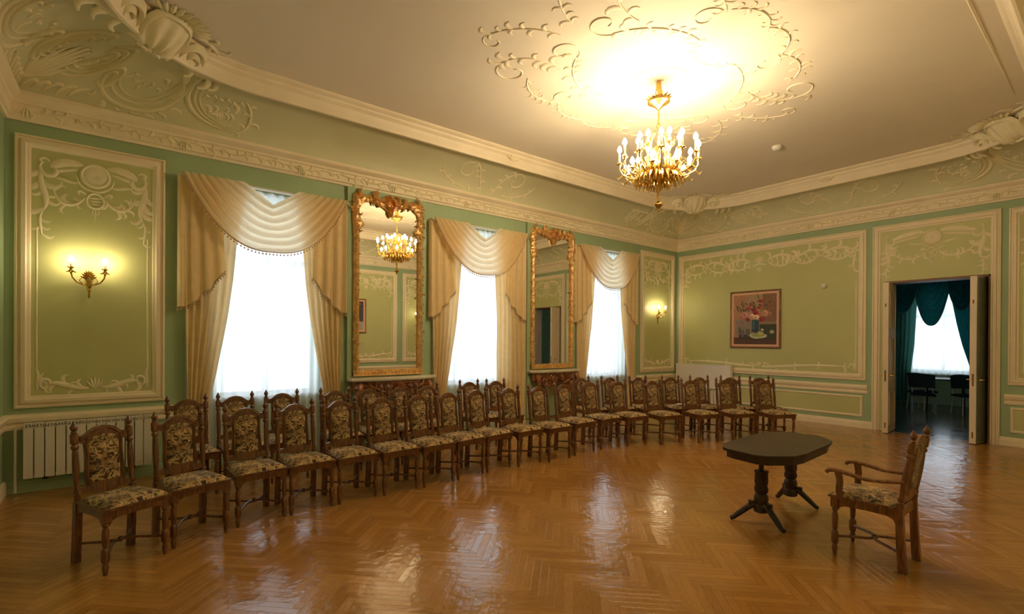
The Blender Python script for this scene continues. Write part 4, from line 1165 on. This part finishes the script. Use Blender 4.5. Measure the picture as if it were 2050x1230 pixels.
GF, GB_ = 'carved chairs of the front row', 'carved chairs of the back row'
front = [  # (mid of front feet x, y, facing degrees, label)
    (-11.10, -2.83, -63, 'nearest carved dining chair, at the left end of the front row before the radiator'),
    (-10.68, -2.62, -74, 'second chair of the front row, right of the chair nearest the viewer'),
    (-10.20, -2.47, -83, 'third chair of the front row, below the left edge of the first sheer'),
    (-9.75, -2.43, -84, 'fourth chair of the front row, in front of the right side of the first sheer'),
    (-9.29, -2.41, -85, 'fifth chair of the front row, in front of the first curtain\'s right drape'),
    (-8.82, -2.42, -86, 'sixth chair of the front row, at the left end of the first console'),
    (-8.35, -2.42, -85, 'seventh chair of the front row, in front of the middle of the first console'),
    (-7.89, -2.38, -83, 'eighth chair of the front row, just right of the first console'),
    (-7.43, -2.33, -83, 'ninth chair of the front row, in front of the middle window\'s left edge'),
    (-6.95, -2.37, -88, 'tenth chair of the front row, in front of the middle window\'s straight drape'),
    (-6.46, -2.43, -89, 'eleventh chair of the front row, before the left half of the second console'),
    (-5.89, -2.36, -90, 'twelfth chair of the front row, before the right half of the second console'),
    (-5.30, -2.34, -93, 'thirteenth chair of the front row, under the left drape of the third window'),
    (-4.80, -2.46, -97, 'fourteenth chair of the front row, before the middle of the third sheer'),
    (-4.28, -2.72, -103, 'fifteenth chair of the front row, below the far sconce'),
    (-3.66, -3.02, -108, 'sixteenth chair of the front row, below the white radiator cover'),
    (-3.12, -3.33, -112, 'seventeenth chair of the front row, second from its right end'),
    (-2.66, -3.76, -117, 'last chair at the right end of the front row, beside the low wall panel'),
]
back = [   # (mid of finials x, y, facing)
    (-10.64, -.88, -85, 'back-row chair at the left end, before the left drape of the first window'),
    (-10.16, -.82, -86, 'back-row chair before the left part of the first sheer'),
    (-9.65, -.80, -91, 'back-row chair before the right part of the first sheer'),
    (-9.02, -.87, -92, 'back-row chair before the right drape of the first window'),
    (-8.57, -.90, -89, 'back-row chair before the left half of the first console'),
    (-8.12, -.90, -88, 'back-row chair before the right half of the first console'),
    (-7.68, -.88, -86, 'back-row chair at the right end of the first console'),
    (-6.85, -.74, -86, 'back-row chair before the left part of the middle window\'s sheer'),
    (-6.37, -.80, -90, 'back-row chair before the straight drape of the middle window'),
    (-4.74, -1.18, -96, 'back-row chair at the right end of the second console'),
    (-4.20, -1.38, -102, 'back-row chair before the sheer of the third window'),
    (-3.72, -1.64, -106, 'back-row chair before the right drape of the third window'),
    (-3.20, -1.98, -111, 'back-row chair with a booklet on its seat, below the far sconce panel'),
    (-2.74, -2.29, -118, 'back-row chair before the left half of the white radiator cover'),
    (-2.30, -2.66, -124, 'back-row chair before the right half of the white radiator cover'),
    (-1.92, -3.02, -124, 'back-row chair at the right end, before the low wall panel'),
]
proto = thing('dining_chair', '', 'chair'); build_chair(proto)
first = True
def put_chair(cx, cy, ang, label, group):
    global first
    o = proto if first else copy_tree(proto); first = False
    o.location = (cx, cy, 0); o.rotation_euler = (0, 0, math.radians(ang + 90)); o['label'] = label; o['group'] = group; o['category'] = 'chair'
    return o
for x, y, ang, lab in front:
    a = math.radians(ang); put_chair(x - .205 * cos(a), y - .205 * sin(a), ang, lab, GF)
for x, y, ang, lab in back:
    a = math.radians(ang); put_chair(x + .25 * cos(a), y + .25 * sin(a), ang, lab, GB_)
# booklet on a back-row seat
a = math.radians(-111); bx, by = -3.20 + .33 * cos(a), -1.98 + .33 * sin(a)
mb = MB(); mb.box(-.10, .0, -.07, .07, 0, .006, Matrix.Rotation(.06, 4, 'Y')); mb.box(0.0, .10, -.07, .07, 0, .006, Matrix.Rotation(-.06, 4, 'Y'))
o = mb.build('booklet', 'paper', smooth=False); o.location = (bx, by, .514); o.rotation_euler = (0, 0, .5); tag(o, 'white open booklet lying on the seat of a back-row chair', 'booklet')

# armchair
arm = thing('armchair', 'carved wooden armchair with tapestry seat facing the table', 'armchair', (-6.617, -6.098, 0), PI)
build_chair(arm, .085, 'woodarm', 1.0)
for sg in (1, -1):
    mb = MB(); P = [(sg * .185, rake(.655, .085), .655), (sg * .205, .10, .635), (sg * .215, .0, .630), (sg * .215, -.12, .650), (sg * .212, -.20, .660), (sg * .21, -.245, .652), (sg * .21, -.26, .638), (sg * .21, -.248, .628)]
    mb.tube(P, [.017, .018, .019, .021, .022, .023, .021, .014], 8, flat=.75)
    a_ = mb.build('armrest', 'woodarm', arm)
    mb = MB(); mb.tube([(sg * .205, -.165, .44), (sg * .209, -.175, .50), (sg * .207, -.17, .58), (sg * .213, -.18, .648)], [.026, .024, .024, .026], 4); mb.build('arm_support', 'woodarm', arm)

# table
tb = thing('pedestal_table', 'dark wooden table with clipped corners on two pedestals', 'table', (-6.42, -5.30, 0), math.radians(2))
poly = [(-.70, -.13), (-.62, .22), (-.42, .32), (.42, .33), (.66, .20), (.70, -.10), (.46, -.32), (-.44, -.34)]
for _ in range(1):
    q_ = []
    for (x0, y0), (x1, y1) in zip(poly, poly[1:] + poly[:1]): q_ += [(x0 * .85 + x1 * .15, y0 * .85 + y1 * .15), (x0 * .15 + x1 * .85, y0 * .15 + y1 * .85)]
    poly = q_
k = lambda s: [(x * s, y * s) for x, y in poly]
mb = MB(); mb.prism(k(.985), lambda x, y: (x, y, .692), lambda x, y: (x, y, .700)); mb.prism(poly, lambda x, y: (x, y, .700), lambda x, y: (x, y, .714)); mb.prism(k(.992), lambda x, y: (x, y, .714), lambda x, y: (x, y, .720))
mb.build('tabletop', 'tabletop', tb, smooth=False)
mb = MB(); mb.prism(k(.93), lambda x, y: (x, y, .635), lambda x, y: (x, y, .692)); mb.build('apron', 'tabletop', tb, smooth=False)
for ox, oy, tips, hh in ((-.17, .08, ((-.32, .28), (-.29, -.155)), .47), (.56, .10, ((.68, .27), (.60, -.13)), .64)):
    pd = MB()
    pd.lathe([(.04, .09), (.062, .10), (.064, .15), (.052, .17), (.056, .19), (.062, .22), (.056, .25), (.044, .265), (.056, .28), (.060, .31), (.050, .34), (.058, .37), (.054, hh - .02), (.060, hh - .01), (.060, hh), (.022, hh + .001), (.022, .645)], (ox, oy, 0), 16)
    p_ = pd.build('pedestal', 'tabletop', tb)
    for tx, ty in tips:
        L = math.hypot(tx - ox, ty - oy); dx, dy = (tx - ox) / L, (ty - oy) / L
        mb = MB()
        P = [(ox + dx * d, oy + dy * d, z) for d, z in ((.03, .155), (L * .30, .16), (L * .45, .13), (L * .75, .07), (L * .95, .028), (L * 1.05, .020))]
        mb.tube(P, [.030, .032, .028, .025, .021, .019], 8); mb.box(-.026, .026, -.024, .024, .15, .195, Matrix.Translation((ox + dx * L * .33, oy + dy * L * .33, 0)) @ Matrix.Rotation(math.atan2(dy, dx), 4, 'Z'))
        mb.build('leg', 'tabletop', tb)

# ------------------------------------------------------------------ doorway and next room
root = bpy.data.objects.new('door_1', None); C.objects.link(root); struct(root)
mb = MB()
mb.box(-.02, .34, DY0, DY0 + .035, 0, DZ); mb.box(-.02, .34, DY1 - .035, DY1, 0, DZ); mb.box(-.02, .34, DY0, DY1, DZ - .035, DZ)
mb.build('door_frame', 'jamb', root, smooth=False)
def leaf(hx, hy, tx, ty, side):
    L = math.hypot(tx - hx, ty - hy); an = math.atan2(ty - hy, tx - hx)
    M = Matrix.Translation((hx, hy, 0)) @ Matrix.Rotation(an, 4, 'Z')
    mb = MB(); th = .085
    mb.box(0, L, -th / 2, th / 2, .012, DZ - .045, M)
    for z0, z1 in ((.15, .75), (.95, 1.75), (1.9, 2.6)):
        for s in (1, -1):
            y = s * th / 2
            for a in ((.08, .10, z0, z1), (L - .10, L - .08, z0, z1), (.08, L - .08, z0, z0 + .02), (.08, L - .08, z1 - .02, z1)):
                mb.box(a[0], a[1], min(y, y + s * .012), max(y, y + s * .012), a[2], a[3], M)
    lf = mb.build('door_leaf', 'door', root, smooth=False)
    mb = MB(); mb.box(L - .004, L + .004, -.012, .012, .95, 1.15, M); mb.box(L - .004, L + .004, -.01, .01, .1, .2, M); mb.box(L - .004, L + .004, -.01, .01, 2.3, 2.36, M); mb.build('lock_plate', 'jamb', lf, smooth=False)
    mb = MB()
    for s in (1, -1):
        p = [M @ Vector((L - .06, s * th / 2, 1.05)), M @ Vector((L - .06, s * (th / 2 + .05), 1.05)), M @ Vector((L - .16, s * (th / 2 + .05), 1.05))]
        mb.tube(p, .009, 8)
    mb.build('door_handle', 'brass', lf)
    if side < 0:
        mb = MB(); mb.box(.02, L - .005, th / 2 + .001, th / 2 + .014, .03, DZ - .06, M); mb.build('door_shade_sheet', 'dkdoor', lf, smooth=False)  # thin added sheet: the leaf's shaded outer face put in as dark colour
    return lf
leaf(.34, -4.475, -.33, -4.53, 1)
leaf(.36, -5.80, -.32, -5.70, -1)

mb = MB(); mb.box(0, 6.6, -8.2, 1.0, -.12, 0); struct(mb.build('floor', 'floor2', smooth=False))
mb = MB(); mb.box(.32, 6.6, -8.2, 1.0, 4.0, 4.2); struct(mb.build('ceiling', 'ceil', smooth=False))
W4 = -4.12; W4H = .72
mb = MB(); mb.box(6.0, 6.4, -8.2, W4 - W4H, 0, 4.0); mb.box(6.0, 6.4, W4 + W4H, 1.0, 0, 4.0); mb.box(6.0, 6.4, W4 - W4H, W4 + W4H, 0, .85); mb.box(6.0, 6.4, W4 - W4H, W4 + W4H, 3.1, 4.0)
struct(mb.build('wall_far', 'wall', smooth=False))
mb = MB(); mb.box(.32, 6.0, .8, 1.0, 0, 4.0); struct(mb.build('wall_far_left', 'wall', smooth=False))
mb = MB(); mb.box(.32, 6.0, -8.2, -8.0, 0, 4.0); struct(mb.build('wall_far_right', 'wall', smooth=False))
root = bpy.data.objects.new('window_4', None); C.objects.link(root); struct(root); root.location = (6.25, W4, .85); root.rotation_euler = (0, 0, -PI / 2)
mb = MB()
for a, b in ((-W4H, -W4H + .07), (-.03, .03), (W4H - .07, W4H)): mb.box(a, b, -.03, .03, 0, 2.25)
for a, b in ((0, .07), (1.5, 1.57), (2.18, 2.25)): mb.box(-W4H + .07, -.03, -.03, .03, a, b); mb.box(.03, W4H - .07, -.03, .03, a, b)
mb.build('window_frame', 'white', root, smooth=False)
mb = MB(); mb.box(-W4H + .02, W4H - .02, -.004, .004, .02, 2.23); mb.build('pane', 'glass', root, smooth=False)

# sheer and teal curtains of the next room (local: wall at y=0, room towards -y)
mb = MB(); mb.grid(lambda u, v: (-.95 + 1.9 * u, -.04 - .016 * sin(u * 2 * PI * 15), 3.2 - 2.4 * v), 180, 6)
o = mb.build('sheer_curtain', 'sheer', angle=180); o.location = (6.0, W4, 0); o.rotation_euler = (0, 0, -PI / 2); tag(o, 'white translucent sheer of the window seen through the open door', 'sheer curtain')
root = thing('curtain', 'teal swagged curtain at the window seen through the open door', 'curtain', (6.0, W4, 0), -PI / 2)
def swag2(cx, w, zt, zl, y0, mat):
    def f(u, v):
        xl = -w * (.35 + .65 * v); x = cx + xl + (-2 * xl) * u; uu = 2 * u - 1
        sag = .05 + (zt - zl - .05) * v; fold = sin(v * 2 * PI * 6)
        env = 1 - abs(uu) ** 3
        return (x, y0 - .03 - .05 * env * v - .025 * fold * env, zt - sag * (1 - abs(uu) ** (1.3 + v)) - .01 * fold * env)
    mb = MB(); mb.grid(f, 36, 60); o = mb.build('swag', mat, root, angle=180)
    fr = MB(); fr.tube([f(i / 40, 1.0) for i in range(41)], .014, 6); fr.build('fringe', 'tealp', o)
swag2(-.17, .40, 3.34, 2.12, -.16, 'teal'); swag2(-.76, .34, 3.34, 2.48, -.22, 'teal'); swag2(.45, .32, 3.34, 2.50, -.22, 'teal'); swag2(1.0, .32, 3.34, 2.5, -.16, 'teal')
make_drape(root, -1, [(3.25, .40), (2.6, .50), (1.6, .54), (.85, .62), (.02, .64)], [(3.25, 1.35), (.02, 1.3)], 8, 'tealp', 3.25, y0=-.10, amp=.03)
make_drape(root, 1, [(3.25, .14), (2.7, .22), (2.2, .30), (1.6, .42), (.85, .62), (.02, .64)], [(3.25, 1.35), (.02, 1.3)], 7, 'teal', 3.25, y0=-.10, amp=.03)
# small tables and chairs in the next room
def cafe_table(x, y, label):
    r = thing('side_table', label, 'table', (x, y, 0), 0.2, 'dark tables in the next room')
    mb = MB(); mb.box(-.45, .45, -.40, .40, .72, .75); mb.build('tabletop', 'black', r, smooth=False)
    for sx in (1, -1):
        for sy in (1, -1):
            mb = MB(); mb.tube([(sx * .40, sy * .35, 0), (sx * .39, sy * .34, .72)], .018, 6); mb.build('leg', 'black', r)
cafe_table(4.3, -3.15, 'dark square table at the left of the room beyond the door')
cafe_table(5.2, -4.35, 'dark square table under the window of the room beyond the door')
def cafe_chair():
    r = thing('side_chair', '', 'chair')
    mb = MB(); mb.grid(lambda u, v: ((2 * u - 1) * .22, -.22 + .42 * v, .45 + .015 * (1 - (2 * u - 1) ** 4)), 8, 6); mb.box(-.22, .22, -.22, .20, .41, .45); mb.build('seat', 'dkgreen', r)
    mb = MB()
    def bk(d): return lambda u, v: ((2 * u - 1) * .23, .20 + .05 * v - .05 * (2 * u - 1) ** 2 + d, .58 + .30 * v + .03 * (1 - (2 * u - 1) ** 2) * v)
    mb.grid(bk(0), 10, 5); mb.grid(bk(.025), 10, 5); mb.build('backrest', 'dkgreen', r)
    for sx in (1, -1):
        mb = MB(); mb.tube([(sx * .20, -.19, 0), (sx * .19, -.18, .42)], .014, 6); mb.build('leg', 'steel', r)
        mb = MB(); mb.tube([(sx * .20, .23, 0), (sx * .19, .17, .42), (sx * .19, .20, .62), (sx * .19, .24, .84)], .014, 6); mb.build('leg', 'steel', r)
    return r
cc = cafe_chair()
spots = [(3.6, -4.25, -1.3, 'dark upholstered chair nearest the doorway in the room beyond'), (4.45, -4.05, 1.2, 'dark upholstered chair left of the table under the far window'), (4.1, -4.95, -.9, 'dark upholstered chair at the right of the room beyond the door'), (4.1, -2.3, 3.0, 'dark upholstered chair beyond the left table of the next room')]
for i, (x, y, a, lab) in enumerate(spots):
    o = cc if i == 0 else copy_tree(cc)
    o.location = (x, y, 0); o.rotation_euler = (0, 0, a); o['label'] = lab; o['group'] = 'dark chairs in the next room'; o['category'] = 'chair'

# ------------------------------------------------------------------ light, sky, camera
w = bpy.data.worlds.new('sky'); bpy.context.scene.world = w; w.use_nodes = True
bg = w.node_tree.nodes['Background']; bg.inputs[0].default_value = (.80, .89, 1.0, 1); bg.inputs[1].default_value = 3.6
def portal(loc, sx, sy, rot):
    l = bpy.data.lights.new('window_portal', 'AREA'); l.shape = 'RECTANGLE'; l.size = sx; l.size_y = sy; l.cycles.is_portal = True
    o = bpy.data.objects.new('window_portal', l); C.objects.link(o); o.location = loc; o.rotation_euler = rot
for c in WIN: portal((c, .39, (WZ0 + WZ1) / 2), 2 * WH, WZ1 - WZ0, (-PI / 2, 0, 0))
portal((6.39, W4, 1.97), 2 * W4H, 2.25, (PI / 2, 0, PI / 2))

cam = bpy.data.cameras.new('camera'); co = bpy.data.objects.new('camera', cam); C.objects.link(co)
pitch, roll, yaw = -.003, .0056, .9051
f0 = Vector((cos(yaw) * cos(pitch), sin(yaw) * cos(pitch), sin(pitch)))
r0 = Vector((sin(yaw), -cos(yaw), 0)); u0 = r0.cross(f0)
Rr = r0 * cos(roll) + u0 * sin(roll); Ur = -r0 * sin(roll) + u0 * cos(roll)
m = Matrix.Identity(4)
for i in range(3): m[i][0] = Rr[i]; m[i][1] = Ur[i]; m[i][2] = -f0[i]
m[0][3], m[1][3], m[2][3] = -11.1557, -7.3319, 1.65
co.matrix_world = m
cam.sensor_width = 36; cam.sensor_fit = 'HORIZONTAL'; cam.lens = 36 * 979.8 / 2050; cam.shift_y = 70.3 / 2050; cam.clip_start = .05; cam.clip_end = 100
sc = bpy.context.scene; sc.camera = co
sc.view_settings.view_transform = 'Standard'; sc.view_settings.look = 'None'; sc.view_settings.gamma = 1; sc.view_settings.use_curve_mapping = False
sc.view_settings.exposure = 0.12
sc.cycles.use_denoising = True
sc.cycles.sample_clamp_indirect = 6.0
sc.cycles.max_bounces = 10; sc.cycles.diffuse_bounces = 5; sc.cycles.glossy_bounces = 5; sc.cycles.transparent_max_bounces = 12
